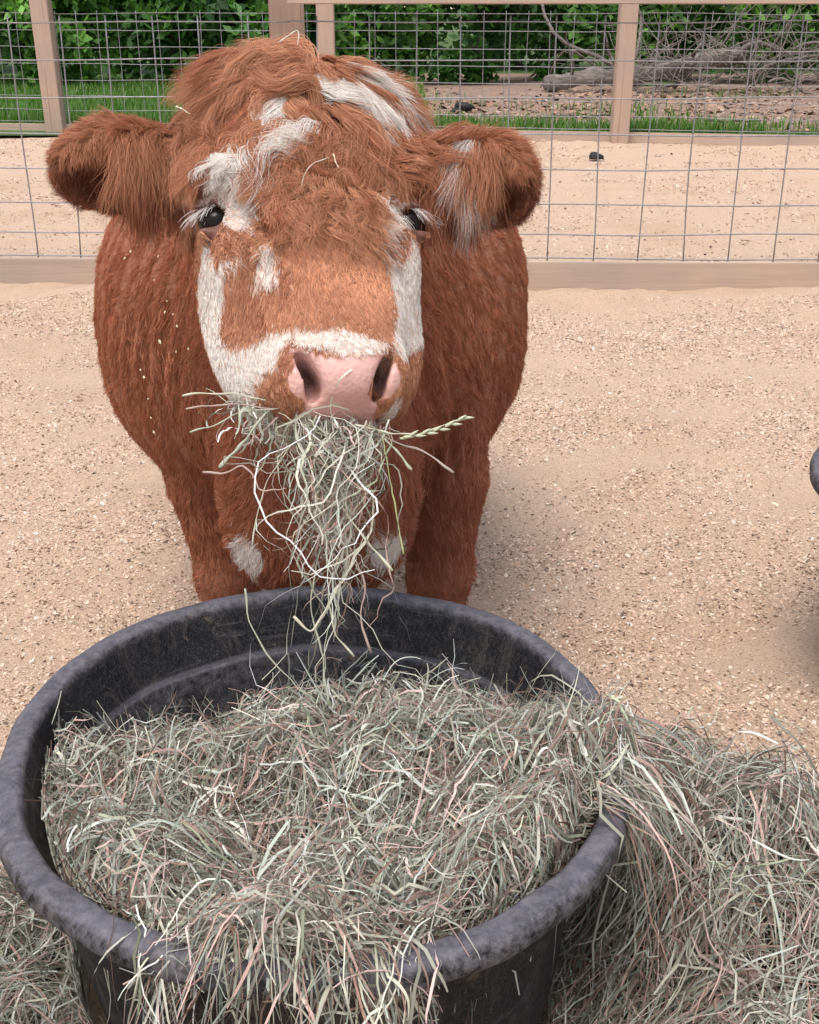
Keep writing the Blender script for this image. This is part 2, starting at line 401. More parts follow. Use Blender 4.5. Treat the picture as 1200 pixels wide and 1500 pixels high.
def leaf_cloud(n, cen, rad, size, seed, pal, hang=.3):
    """crown of leaf faces gathered in clumps through the volume"""
    g = np.random.default_rng(seed); nc = max(6, n // 70)
    d = norm(g.normal(size=(nc, 3))); rr = g.random(nc) ** .45
    cc = np.asarray(cen) + d * rr[:, None] * np.asarray(rad) * .92
    ci = g.integers(0, nc, n); P = cc[ci] + g.normal(size=(n, 3)) * np.asarray(rad) * .115
    P[:, 2] = np.where(P[:, 2] < .03, .03 + g.random(n) * .25, P[:, 2])
    nrm = norm(g.normal(size=(n, 3)) + np.array([0, -.6, .9])); ref = norm(g.normal(size=(n, 3))); u = norm(np.cross(nrm, ref)); v = np.cross(nrm, u)
    s = (g.uniform(.6, 1.25, n) * size)[:, None]
    a = P - u * s; b = P + v * s * .55 + u * s * .15 - nrm * s * .12; c = P + u * s * 1.1 - nrm * s * .2; e = P - v * s * .55 + u * s * .15 - nrm * s * .12
    Vl = np.stack([a, b, c, e], 1).reshape(-1, 3); o = np.arange(n) * 4
    F = np.stack([o, o + 1, o + 2, o + 3], -1)
    tone = 1.25 * np.array(pal)[g.integers(0, len(pal), nc)][ci] * g.uniform(.7, 1.25, (n, 1))
    return Vl, F, np.repeat(tone, 4, 0)

def limb_mesh(base, top, r0, seed, nb):
    g = np.random.default_rng(seed); VV, FF, off = [], [], 0
    def add(P, r):
        nonlocal off
        v, f = tube(P, r, 7); VV.append(v); FF.extend([tuple(i + off for i in q) for q in f]); off += len(v)
    t = np.linspace(0, 1, 8)[:, None]; P = np.asarray(base) * (1 - t) + np.asarray(top) * t + wnoise(t * 3, 2, seed, 3) * .08 * t
    add(P, r0 * (1 - .75 * t[:, 0]))
    for k in range(nb):
        q = g.uniform(.15, .95); s = np.asarray(base) * (1 - q) + np.asarray(top) * q; a = g.uniform(0, 6.28); L = np.linalg.norm(np.asarray(top) - base) * g.uniform(.25, .5)
        e = s + np.array([math.cos(a) * .8, math.sin(a) * .8, .6]) * L; tt = np.linspace(0, 1, 6)[:, None]
        add(s * (1 - tt) + e * tt + wnoise(tt * 3 + k, 2, seed + k, 3) * .06 * tt, r0 * .45 * (1 - q * .6) * (1 - .8 * tt[:, 0]))
    return np.concatenate(VV), FF

PAL_D = ((.022, .065, .015), (.036, .100, .020), (.055, .145, .028), (.085, .190, .040))
PAL_L = ((.065, .155, .028), (.105, .230, .040), (.145, .290, .058), (.045, .110, .024))
# shrubs along the tree line: x, y, half width, height, leaf size, light?
shrubs = [(-7.2, 19.6, 1.5, 2.6, .085, 0, 'far left end of the tree line'), (-5.3, 18.7, 1.2, 2.2, .10, 1, 'behind the leftmost post'), (-3.6, 19.5, 1.3, 2.7, .085, 0, 'left of the cow, behind the lawn'),
          (-2.1, 18.9, 1.1, 2.0, .11, 0, 'just left of the cow\'s head'), (-.6, 19.8, 1.2, 2.6, .085, 1, 'directly behind the cow\'s head'), (1.0, 20.0, 1.1, 2.3, .08, 0, 'just right of the cow\'s head'),
          (2.4, 20.6, 1.2, 2.5, .085, 0, 'behind the left end of the fallen log'), (4.1, 20.9, 1.3, 2.6, .09, 1, 'behind the middle of the fallen log'), (5.9, 20.2, 1.3, 2.4, .11, 1, 'above the brush pile at the right'), (7.8, 20.4, 1.5, 2.6, .09, 0, 'far right end of the tree line')]
for k, (x, y, hw, hh, ls, lt, where) in enumerate(shrubs):
    r = empty('shrub', (x, y, 0)); tag(r, ('light green' if lt else 'dark green') + ' leafy shrub ' + where, 'shrub', 'shrubs along the tree line')
    n = int(3600 * hw)
    Vl, F, c = leaf_cloud(n, (x, y, hh * .52), (hw, .8, hh * .55), ls, 100 + k, PAL_L if lt else PAL_D)
    obj('foliage', npmesh('foliage', Vl, F, M['leaf'], False, c), r)
    v, f = limb_mesh((x, y, -.05), (x + random.uniform(-.3, .3), y, hh * .8), .05, 200 + k, 7); obj('stem', pymesh('stem', v, f, M['bark']), r)
trees = [(-8.5, 24.0, 5.2, 'behind the far left shrubs'), (-4.4, 23.4, 5.0, 'left of the cow, behind the shrubs'), (-1.3, 24.2, 5.4, 'behind the cow, in the dark of the tree line'), (2.1, 24.6, 5.2, 'right of the cow\'s head, behind the shrubs'), (5.2, 24.2, 5.0, 'behind the brush pile'), (9.0, 24.6, 5.2, 'at the far right of the tree line')]
for k, (x, y, hh, where) in enumerate(trees):
    r = empty('tree', (x, y, 0)); tag(r, 'dark broadleaf tree standing ' + where, 'tree', 'trees behind the shrubs')
    Vl, F, c = leaf_cloud(7000, (x, y, hh * .55), (2.1, 1.5, hh * .55), .12, 300 + k, PAL_D)
    obj('crown', npmesh('crown', Vl, F, M['leaf'], False, c), r)
    v, f = limb_mesh((x, y, -.1), (x + .2, y, hh * .85), .16, 400 + k, 9); obj('trunk', pymesh('trunk', v, f, M['bark']), r)

# fallen log and the heap of dead branches
r = empty('fallen_log', (3.1, 17.9, 0)); tag(r, 'grey weathered fallen log lying on the mulch bed', 'log')
t = np.linspace(0, 1, 30); P = np.stack([1.92 + 2.9 * t, 17.75 + .45 * t, .17 + .34 * t ** 1.5 + .03 * np.sin(t * 9)], -1)
v, f = tube(P, .100 + .035 * t + .014 * np.sin(t * 31) + .010 * np.sin(t * 57), 16)
v = v + wnoise(v, 9, 71, 3) * .022 + wnoise(v * np.array([.5, 1, 1]), 34, 72, 3) * .012
obj('trunk', pymesh('trunk', v, f, M['deadwood']), r)
for k in range(4):
    q = .15 + .2 * k; s = np.array([1.92 + 2.9 * q, 17.70 + .45 * q, .25 + .4 * q]); a = random.uniform(-.6, .9); tt = np.linspace(0, 1, 7)[:, None]
    e = s + np.array([math.sin(a) * .5, -.2, .45 + .2 * random.random()]); v, f = tube(s * (1 - tt) + e * tt + wnoise(tt * 3, 3, 500 + k, 3) * .05, .03 * (1 - .8 * tt[:, 0]), 6)
    obj('branch_stub', pymesh('branch_stub', v, f, M['deadwood']), r)
r = empty('brush_pile', (5.0, 17.6, 0)); tag(r, 'tangled pile of grey dead branches behind the right fence post', 'brush pile')
g = np.random.default_rng(77)
for k in range(260):
    K = 12; tt = np.linspace(0, 1, K)[:, None]
    big = k < 14
    s = np.array([g.uniform(2.9, 7.6), g.uniform(16.9, 18.8), g.uniform(.02, .55)])
    L = g.uniform(1.2, 2.8) if big else g.uniform(.5, 1.6); a = g.uniform(-.5, 3.6); el = g.uniform(.0, 1.1)
    d = np.array([math.cos(a) * math.cos(el), .35 * math.sin(a), math.sin(el)])
    P = s + d * L * tt + wnoise(tt * 2.2, 2.2, 600 + k, 3) * .20 * tt * L; P[:, 2] -= .35 * L * tt[:, 0] ** 2 * g.random() * 1.3
    P[:, 2] = np.maximum(P[:, 2], .03)
    v, f = tube(P, (g.uniform(.022, .045) if big else g.uniform(.005, .013)) * (1 - .75 * tt[:, 0]), 5)
    obj('branch', pymesh('branch', v, f, M['deadwood']), r)
for (x, y, L, a, lab) in ((1.45, 13.6, .9, .25, 'thin dark stick on the mulch left of the right far post'), (3.2, 13.1, .6, .12, 'short dark stick lying right of the far post')):
    tt = np.linspace(0, 1, 9)[:, None]; P = np.array([x, y, .045]) + np.array([math.cos(a), math.sin(a), 0]) * L * tt + wnoise(tt * 3, 3, int(x * 9), 3) * .02
    v, f = tube(P, .016 * (1 - .4 * tt[:, 0]), 6); tag(obj('stick', pymesh('stick', v, f, M['bark'])), lab, 'stick')
def clod(loc, size, seed, label):
    bm = bmesh.new(); bmesh.ops.create_icosphere(bm, subdivisions=3, radius=1)
    P = np.array([v.co for v in bm.verts]); d = 1 + .22 * wnoise(P, 2.6, seed) + .10 * wnoise(P, 7, seed + 1)
    for v, q in zip(bm.verts, d): v.co = Vector((v.co.x * q * size[0], v.co.y * q * size[1], max(v.co.z * q, -.25) * size[2])) + Vector(loc)
    me = bpy.data.meshes.new('dung_lump'); bm.to_mesh(me); bm.free(); me.materials.append(M['clod'])
    for p in me.polygons: p.use_smooth = True
    tag(obj('dung_lump', me), label, 'dung')
clod((1.57, 10.15, .02), (.062, .05, .05), 5, 'small black lump on the sand between the two fences')
clod((.62, 14.6, .05), (.13, .10, .07), 9, 'black lump on the mulch beyond the far fence')
Vc, Fc, Cc = chips(9000, 0, 7.5, 12.3, 18.5, .012, .030, 8, .9)
k_ = np.repeat(Vc.reshape(-1, 6, 3)[:, 5, 0] > -.3, 1); sel = np.nonzero(k_)[0]; Vm = Vc.reshape(-1, 6, 3)[sel].reshape(-1, 3); Vm[:, 2] += .034
o_ = np.arange(len(sel)) * 6; Fm = np.concatenate([np.stack([o_ + q, o_ + (q + 1) % 5, o_ + 5], -1) for q in range(5)])
tag(obj('leaf_litter', npmesh('leaf_litter', Vm, Fm, M['chip'], False, Cc.reshape(-1, 6, 3)[sel].reshape(-1, 3) * np.array([.55, .48, .44]))), 'dry brown leaf litter on the mulch bed', 'leaf litter', kind='stuff')
print('setting done', round(time.time() - T0, 1), 's')
# ------------------------------------------------------------------ the cow: one continuous body grown from a distance field
HP = at(446, 85, 1.43); HN = at(506, 482, 1.27)              # poll and top of nose
hF = norm(HN - HP); LV = np.array([1.0, 0, -.30]); hL = norm(LV - (LV @ hF) * hF); hN_ = np.cross(hL, hF)
if hN_[2] < 0: hN_ = -hN_
HM = np.stack([hL, hF, hN_])                                   # rows: lateral, along the face, out of the face
def h2w(l, f, n): return HP + np.array([l, f, n]) @ HM
def w2h(P): return (P - HP) @ HM.T

VX = 0.005
G0 = np.array([-.72, 1.08, -.02]); G1 = np.array([.36, 3.16, 1.20])
GN = np.ceil((G1 - G0) / VX).astype(int)
FIELD = np.full(GN, .3, np.float32)
def block(lo, hi):
    a = np.clip(np.floor((lo - G0) / VX).astype(int), 0, GN - 1); b = np.clip(np.ceil((hi - G0) / VX).astype(int) + 1, 1, GN)
    s = tuple(slice(a[i], b[i]) for i in range(3))
    ax = [(G0[i] + VX * np.arange(a[i], b[i])).astype(np.float32) for i in range(3)]
    return s, ax
def put(s, d, k, mode):
    g = FIELD[s]
    if mode == 'sub':
        h = np.clip(.5 - .5 * (g + d) / k, 0, 1); FIELD[s] = g * (1 - h) + (-d) * h + k * h * (1 - h)
    else:
        h = np.clip(.5 + .5 * (g - d) / k, 0, 1); FIELD[s] = g * (1 - h) + d * h - k * h * (1 - h)
def ell(c, r, k=.03, M3=None, mode='add', e=2.0):
    """ellipsoid; M3 rows = its own axes; e > 2 squares it up"""
    c = np.asarray(c, float); r = np.asarray(r, float); M3 = np.eye(3) if M3 is None else M3
    ext = np.sqrt(((M3.T * r) ** 2).sum(1)) * (1.0 if e == 2 else 1.2) + k + .03
    s, ax = block(c - ext, c + ext)
    X, Y, Z = np.meshgrid(*[a - c[i] for i, a in enumerate(ax)], indexing='ij', sparse=True)
    q = [(M3[i, 0] * X + M3[i, 1] * Y + M3[i, 2] * Z).astype(np.float32) for i in range(3)]
    if e == 2:
        k0 = np.sqrt(sum((q[i] / r[i]) ** 2 for i in range(3))); k1 = np.sqrt(sum((q[i] / r[i] ** 2) ** 2 for i in range(3))) + 1e-6
        d = k0 * (k0 - 1) / k1
    else:
        k0 = sum(np.abs(q[i] / r[i]) ** e for i in range(3)) ** (1 / e) + 1e-6
        rad = np.sqrt(sum(q[i] ** 2 for i in range(3)))
        d = (k0 - 1) * rad / k0
    put(s, d.astype(np.float32), k, mode)
def hell(c, r, k=.025, mode='add', rot=None, e=2.0):
    M3 = HM if rot is None else rot @ HM
    ell(h2w(*c), r, k, M3, mode, e)
def cone(a, b, ra, rb, k=.04, mode='add'):
    a = np.asarray(a, float); b = np.asarray(b, float); mr = max(ra, rb) + k + .03
    s, ax = block(np.minimum(a, b) - mr, np.maximum(a, b) + mr)
    X, Y, Z = np.meshgrid(*[q - a[i] for i, q in enumerate(ax)], indexing='ij', sparse=True)
    d_ = b - a; L2 = d_ @ d_
    t = np.clip((X * d_[0] + Y * d_[1] + Z * d_[2]) / L2, 0, 1).astype(np.float32)
    d = np.sqrt((X - t * d_[0]) ** 2 + (Y - t * d_[1]) ** 2 + (Z - t * d_[2]) ** 2) - (ra + (rb - ra) * t)
    put(s, d.astype(np.float32), k, mode)
def rx(a):
    c, s = math.cos(a), math.sin(a); return np.array([[1, 0, 0], [0, c, s], [0, -s, c]])
def ry(a):
    c, s = math.cos(a), math.sin(a); return np.array([[c, 0, s], [0, 1, 0], [-s, 0, c]])
def rz(a):
    c, s = math.cos(a), math.sin(a); return np.array([[c, s, 0], [-s, c, 0], [0, 0, 1]])

# trunk
ell((-.180, 2.30, .655), (.405, .56, .350), .05, e=2.4)        # barrel
ell((-.20, 2.75, .72), (.285, .30, .26), .10)                   # rump
ell((-.165, 1.93, .700), (.270, .27, .31), .10)                 # shoulders
ell((-.155, 2.02, .88), (.12, .28, .12), .10)                   # withers
cone((-.150, 1.66, .95), (-.16, 1.92, .79), .145, .225, .08)    # neck
cone((-.140, 1.60, .84), (-.150, 1.76, .66), .13, .195, .07)    # throat and dewlap
ell((-.140, 1.665, .540), (.152, .150, .190), .022, e=2.6)               # brisket
# front legs: shoulder, elbow, knee, fetlock
for sx, x0, x1, x2 in ((-1, -.375, -.352, -.324), (1, .050, .066, .054)):
    cone((x0 - sx * .035, 1.90, .66), (x1, 1.88, .44), .120, .066, .03)
    cone((x1, 1.88, .44), (x2, 1.86, .27), .066, .052, .02)
    cone((x2, 1.86, .27), (x2, 1.87, .10), .052, .042, .02)
    ell((x2, 1.86, .27), (.056, .056, .06), .02)
    cone((x2, 1.87, .10), (x2, 1.85, .045), .048, .052, .02)
# hind legs: thigh, stifle, hock, fetlock
for sx in (-1, 1):
    x = -.20 + sx * .175
    cone((x, 2.72, .66), (x + sx * .02, 2.62, .50), .16, .11, .06)
    cone((x + sx * .02, 2.62, .50), (x, 2.86, .33), .10, .055, .04)
    cone((x, 2.86, .33), (x, 2.82, .10), .05, .042, .02)
    cone((x, 2.82, .10), (x, 2.79, .045), .048, .052, .02)
cone((-.20, 3.00, .84), (-.20, 3.07, .45), .03, .018, .03)      # tail
cone((-.20, 3.07, .45), (-.20, 3.06, .28), .02, .04, .03)
# head
hell((0, .080, -.120), (.150, .120, .115), .03, e=2.2)              # cranium
hell((0, .015, -.090), (.115, .065, .080), .04)                      # poll
hell((0, .170, -.105), (.130, .125, .105), .03, e=2.3)
for s in (-1, 1):
    hell((s * .074, .245, -.165), (.062, .15, .085), .04)              # cheek
    hell((s * .104, .155, -.050), (.032, .028, .036), .025)             # brow
    hell((s * .098, .235, -.085), (.024, .085, .045), .03)             # cheekbone
    hell((s * .070, .350, -.130), (.048, .085, .055), .03)             # corner of the mouth
hell((0, .280, -.088), (.094, .14, .085), .03, e=2.5)
hell((0, .385, -.080), (.072, .080, .075), .03, e=2.4)                # muzzle
for s in (-1, 1):
    hell((s * .046, .420, -.072), (.036, .046, .055), .018)             # wings of the nose
hell((0, .432, -.042), (.045, .036, .042), .02); hell((0, .418, -.020), (.050, .016, .014), .015)                        # nose pad
hell((0, .446, -.086), (.055, .026, .034), .02)                        # upper lip
hell((-.012, .395, -.165), (.055, .070, .040), .02)                    # chin
hell((0, .470, -.126), (.085, .070, .010), .012, 'sub')                # mouth slit
EYES = [h2w(-.117, .203, -.070), h2w(.112, .208, -.060)]
for s, e in zip((-1, 1), EYES):
    ell(e + hL * s * .014 + hN_ * .014, (.023, .0145, .022), .008, HM, 'sub')
    hell((s * .042, .436, -.032), (.008, .028, .026), .007, 'sub', rz(s * .45))   # nostril
    hell((s * .036, .448, -.048), (.009, .012, .022), .008, 'sub')
for s, e in zip((-1, 1), EYES):                                        # lids, tear trough
    ell(e - hF * .0175 + hN_ * .011 + hL * s * .009, (.025, .007, .013), .007, HM)
    ell(e + hF * .0185 + hN_ * .008 + hL * s * .009, (.020, .006, .010), .006, HM)
    hell((s * .083, .232, -.026), (.012, .034, .010), .014, 'sub', rz(s * .55))
# ears: cupped leaves on a short root
EAR = []
for s, root, tip in ((-1, at(268, 235, 1.475), at(92, 250, 1.44)), (1, at(640, 252, 1.475), at(775, 272, 1.44))):
    ax_ = norm(tip - root); fwd = norm(np.array([0, -1, -.25]) - (np.array([0, -1, -.25]) @ ax_) * ax_); upv = np.cross(ax_, fwd)
    if upv[2] < 0: upv = -upv
    M3 = np.stack([ax_, upv, fwd]); L = np.linalg.norm(tip - root)
    cone(root - ax_ * .04, root + ax_ * .05, .034, .038, .02)
    ell(root + ax_ * L * .58, (L * .49, .056, .030), .02, M3)
    ell(root + ax_ * L * .70 - upv * .014 + fwd * .032, (L * .30, .036, .034), .010, M3, 'sub')
    EAR.append((root, M3, L))

grid = vdb.FloatGrid(.3); grid.copyFromArray(FIELD)
V, Fq = grid.convertToQuads(isovalue=0.0)
V = np.asarray(V, float) * VX + G0; Fq = np.asarray(Fq, np.int64)
# light smoothing along edges
E_ = np.concatenate([Fq[:, [0, 1]], Fq[:, [1, 2]], Fq[:, [2, 3]], Fq[:, [3, 0]]])
deg = np.bincount(E_.ravel(), minlength=len(V))[:, None].astype(float)
for it in range(3):
    acc = np.zeros_like(V)
    for a, b in ((0, 1), (1, 0)):
        for j in range(3): acc[:, j] += np.bincount(E_[:, a], weights=V[E_[:, b], j], minlength=len(V))
    V = V * .5 + .5 * acc / np.maximum(deg, 1)
T3 = np.concatenate([Fq[:, [0, 1, 2]], Fq[:, [0, 2, 3]]])
fn = np.cross(V[T3[:, 1]] - V[T3[:, 0]], V[T3[:, 2]] - V[T3[:, 0]])
if (np.einsum('ij,ij->i', fn, V[T3[:, 0]] - np.array([-.18, 2.2, .68]))).sum() < 0:
    Fq = Fq[:, ::-1]; T3 = T3[:, ::-1]; fn = -fn
VN = np.zeros_like(V)
for j in range(3):
    for k in range(3): VN[:, k] += np.bincount(T3[:, j], weights=fn[:, k], minlength=len(V))
VN = norm(VN)
# loose skin of neck and shoulder hangs in shallow upright folds
fx = np.abs(V[:, 0] + .16); fm = sstep(.10, .20, fx) * sstep(1.55, 1.70, V[:, 1]) * sstep(2.25, 2.0, V[:, 1]) * sstep(.42, .55, V[:, 2]) * (VN[:, 1] < .3)
V = V + VN * (fm * .0048 * np.sin(6.283 * ((fx * .9 + V[:, 1] * .55 + .12 * V[:, 2]) / .048 + 1.2 * wnoise(V, 10, 20, octs=8))))[:, None]
print('cow body', len(V), 'verts', round(time.time() - T0, 1), 's')
# ------------------------------------------------------------------ coat colours: markings charted on the head (angle round the face, distance from the poll)
PATCH = {'streak_temple': [(-1.304, 0.0655), (-1.173, 0.0684), (-1.047, 0.0796), (-1.075, 0.0895), (-1.232, 0.0924), (-1.322, 0.105), (-1.398, 0.1262), (-1.17, 0.1715), (-1.331, 0.158), (-1.545, 0.1168), (-1.384, 0.0981)],
         'brow': [(-0.97, 0.1679), (-0.95, 0.158), (-0.90, 0.151), (-0.82, 0.148), (-0.70, 0.151), (-0.56, 0.1748), (-0.667, 0.189), (-0.688, 0.2221), (-0.775, 0.2381), (-0.902, 0.2369), (-1.164, 0.1932), (-1.09, 0.1818), (-0.96, 0.1804), (-1.004, 0.1666)],
         'tuft': [(-0.68, 0.100), (-0.58, 0.098), (-0.52, 0.0683), (-0.404, 0.0605), (-0.28, 0.0831), (-0.229, 0.1098), (-0.099, 0.122), (-0.086, 0.1561), (-0.172, 0.1692), (-0.275, 0.1648), (-0.37, 0.1513), (-0.403, 0.130), (-0.52, 0.118)],
         'streak_right': [(0.118, 0.1252), (0.247, 0.0751), (0.425, 0.0471), (0.742, 0.0441), (1.02, 0.085), (1.0, 0.115), (0.971, 0.1000), (0.8, 0.0727), (0.60, 0.0693), (0.580, 0.1028), (0.483, 0.1048), (0.362, 0.0966), (0.274, 0.1033)],
         'streak_top': [(0.1, -.035), (.5, -.028), (1.0, .008), (1.5, .02), (1.5, .03), (1.0, .020), (.86, .055), (.80, .03), (.5, -.018), (.1, -.028)],
         'tear': [(-0.633, 0.2653), (-0.58, 0.2773), (-0.556, 0.3239), (-0.669, 0.3206), (-0.85, 0.3076), (-0.731, 0.2892)],
         'cheek_left': [(-1.209, 0.2185), (-1.25, 0.2448), (-1.162, 0.2666), (-0.901, 0.2703), (-0.888, 0.2771), (-1.161, 0.2855), (-1.388, 0.3102), (-1.50, 0.3238), (-1.45, 0.351), (-1.219, 0.3632), (-0.788, 0.3724), (-0.532, 0.3814), (-0.248, 0.3937), (-0.014, 0.394), (0.22, 0.4033), (0.45, 0.4068), (0.408, 0.4177), (0.125, 0.4331), (-0.016, 0.4341), (-0.183, 0.4222), (-0.455, 0.4115), (-0.492, 0.3954), (-0.637, 0.4014), (-0.734, 0.4211), (-0.993, 0.4102), (-1.321, 0.4047), (-1.465, 0.4176), (-1.7, .44), (-2.1, .42), (-2.1, .33), (-1.9, 0.2382), (-1.671, 0.2291)],
         'cheek_right': [(0.955, 0.2366), (1.6, .25), (1.6, .33), (1.212, 0.3722), (0.655, 0.4162), (0.494, 0.4109), (0.682, 0.3479), (0.627, 0.3156), (0.556, 0.2859), (0.877, 0.2761)],
         'lid_right': [(0.571, 0.2101), (0.69, 0.2018), (0.958, 0.1872), (0.873, 0.2232), (0.681, 0.2565), (0.493, 0.2905), (0.552, 0.2495)],
         'lip_right': [(0.661, 0.4577), (0.879, 0.4531), (1.2, 0.455), (.9, 0.475)]}
NOSE = {'pad': [(-0.0508, 0.3179), (-0.0302, 0.3229), (-0.0018, 0.3251), (0.0452, 0.3209), (0.0504, 0.3419), (0.0265, 0.3489), (0.0238, 0.3658), (0.0377, 0.3796), (0.0400, 0.415), (-0.0022, 0.418), (-0.0483, 0.412), (-0.0448, 0.3709), (-0.0301, 0.3541), (-0.0297, 0.3426), (-0.0506, 0.3275)],
        'rim': [(-0.0604, 0.319), (-0.0508, 0.3179), (-0.0297, 0.3426), (-0.0294, 0.354), (-0.0389, 0.3647), (-0.0516, 0.3493)]}
def inpoly(X, Y, poly):
    r = np.zeros(len(X), bool); n = len(poly)
    for i in range(n):
        x0, y0 = poly[i]; x1, y1 = poly[(i + 1) % n]
        if y0 == y1: continue
        c = (y0 > Y) != (y1 > Y)
        r ^= c & (X < (x1 - x0) * (Y - y0) / (y1 - y0) + x0)
    return r
def regions(P):
    """weights of head, ears, nose pad, white hair for points on the cow"""
    h = w2h(P); l, f, n = h.T
    head = ((n > -.235) & (f > -.07) & (np.abs(l) < .20) & (P[:, 1] < 1.67)).astype(float)
    ear = np.zeros(len(P)); eu = np.zeros((len(P), 3))
    for root, M3, L in EAR:
        u = (P - root) @ M3.T
        w = sstep(.0, .02, u[:, 0]) * (np.abs(u[:, 1]) < .085) * (np.abs(u[:, 2]) < .08)
        eu[w > .3] = u[w > .3]; ear = np.maximum(ear, w)
    head = head * (ear < .5)
    th = np.arctan2(l, n + .12); q = f * .75 - n * .66
    white = np.zeros(len(P), bool)
    for k, poly in PATCH.items():
        if poly: white |= inpoly(th, f, poly)
    fray = wnoise(P, 130, 19) + .6 * wnoise(P, 60, 16)
    white &= (head > .5) & ((fray > -1.1) | (f > .2))
    # chin and lower lip
    white |= (head > .5) & (n < -.128) & (f > .33) & (np.abs(l) < .10) & (l < .01)
    front = (head > .5) & (f > .385) & (n > -.115)
    pad = front & (inpoly(l, q, NOSE['pad']) | inpoly(l, q, NOSE['rim']))
    for s in (-1, 1):
        c = h2w(s * .041, .438, -.036); pad |= np.linalg.norm(P - c, axis=1) < .024
    white &= ~pad
    # white spots low on the brisket
    for c in (at(348, 842, 1.68), at(574, 834, 1.68)):
        white |= np.linalg.norm((P - np.array(c)) / np.array([.034, .09, .045]), axis=1) < 1
    return h, head, ear, eu, th, white, pad

PIV = np.array([-.16, 2.0, .70])
BROWN_D = np.array([.200, .066, .034]); BROWN_M = np.array([.430, .165, .083]); BROWN_L = np.array([.66, .345, .200]); CREAM = np.array([.88, .83, .77])

cow = empty('cow', (-.17, 2.2, 0))
tag(cow, 'shaggy red brown cow with white face patches, hay in its mouth, standing behind the tub', 'cow')
h_, head_, ear_, eu_, th_, white_, pad_ = regions(V)
skin = np.tile(BROWN_M * .55, (len(V), 1))
skin[white_] = CREAM * np.array([.85, .72, .66])
skin[pad_] = (.66, .40, .35)
qn = h_[:, 1] * .75 - h_[:, 2] * .66
pl = pad_ & (qn > .362); skin[pl] = skin[pl] * .5 + .5 * np.array([.54, .29, .235])
for s in (-1, 1):                                             # shade inside the nostrils painted into the skin colour; dark eyelids
    d = np.linalg.norm((V - h2w(s * .038, .430, -.050)) / .019, axis=1); w = np.clip(1.35 - d, 0, 1)[:, None] ** .7; skin = skin * (1 - w) + w * np.array([.04, .018, .016])
for e in EYES:
    d = np.linalg.norm(V - e, axis=1); w = (1 - sstep(.026, .042, d))[:, None]; skin = skin * (1 - w) + w * np.array([.11, .050, .036])
body = obj('body', npmesh('body', V, Fq, M['hide'], True, skin), cow)
def uv_ball(c, r, n=24, m=14):
    V_, F_ = [], []
    for i in range(m + 1):
        for j in range(n):
            a, b = math.pi * i / m, 2 * math.pi * j / n
            V_.append((c[0] + r * math.sin(a) * math.cos(b), c[1] + r * math.sin(a) * math.sin(b), c[2] + r * math.cos(a)))
    for i in range(m):
        for j in range(n): F_.append((i * n + j, (i + 1) * n + j, (i + 1) * n + (j + 1) % n, i * n + (j + 1) % n))
    return V_, F_
for e in EYES: obj('eye', pymesh('eye', *uv_ball(e + (hN_ * .5 + hL * (.5 if e[0] > HP[0] else -.5)) * .003, .0220), M['eye']), cow)

# ------------------------------------------------------------------ hair
tri_area = np.linalg.norm(fn, axis=1) * .5; tri_c = V[T3].mean(1)
th_h, th_head, th_ear, th_eu, th_th, th_white, th_pad = regions(tri_c)
bald = th_pad.copy()
for e in EYES: bald |= np.linalg.norm(tri_c - e, axis=1) < .0305
bald |= (th_head > .5) & (th_h[:, 1] > .40) & (np.abs(th_h[:, 2] + .126) < .012)
bald |= (tri_c[:, 2] < .06)
def sample(n, dens):
    w = tri_area * dens; w[bald] = 0
    i = rng.choice(len(T3), n, p=w / w.sum())
    a, b = rng.random(n), rng.random(n); s = np.sqrt(a); u, v, w_ = 1 - s, s * (1 - b), s * b
    P = V[T3[i, 0]] * u[:, None] + V[T3[i, 1]] * v[:, None] + V[T3[i, 2]] * w_[:, None]
    N = norm(VN[T3[i, 0]] * u[:, None] + VN[T3[i, 1]] * v[:, None] + VN[T3[i, 2]] * w_[:, None])
    return P, N

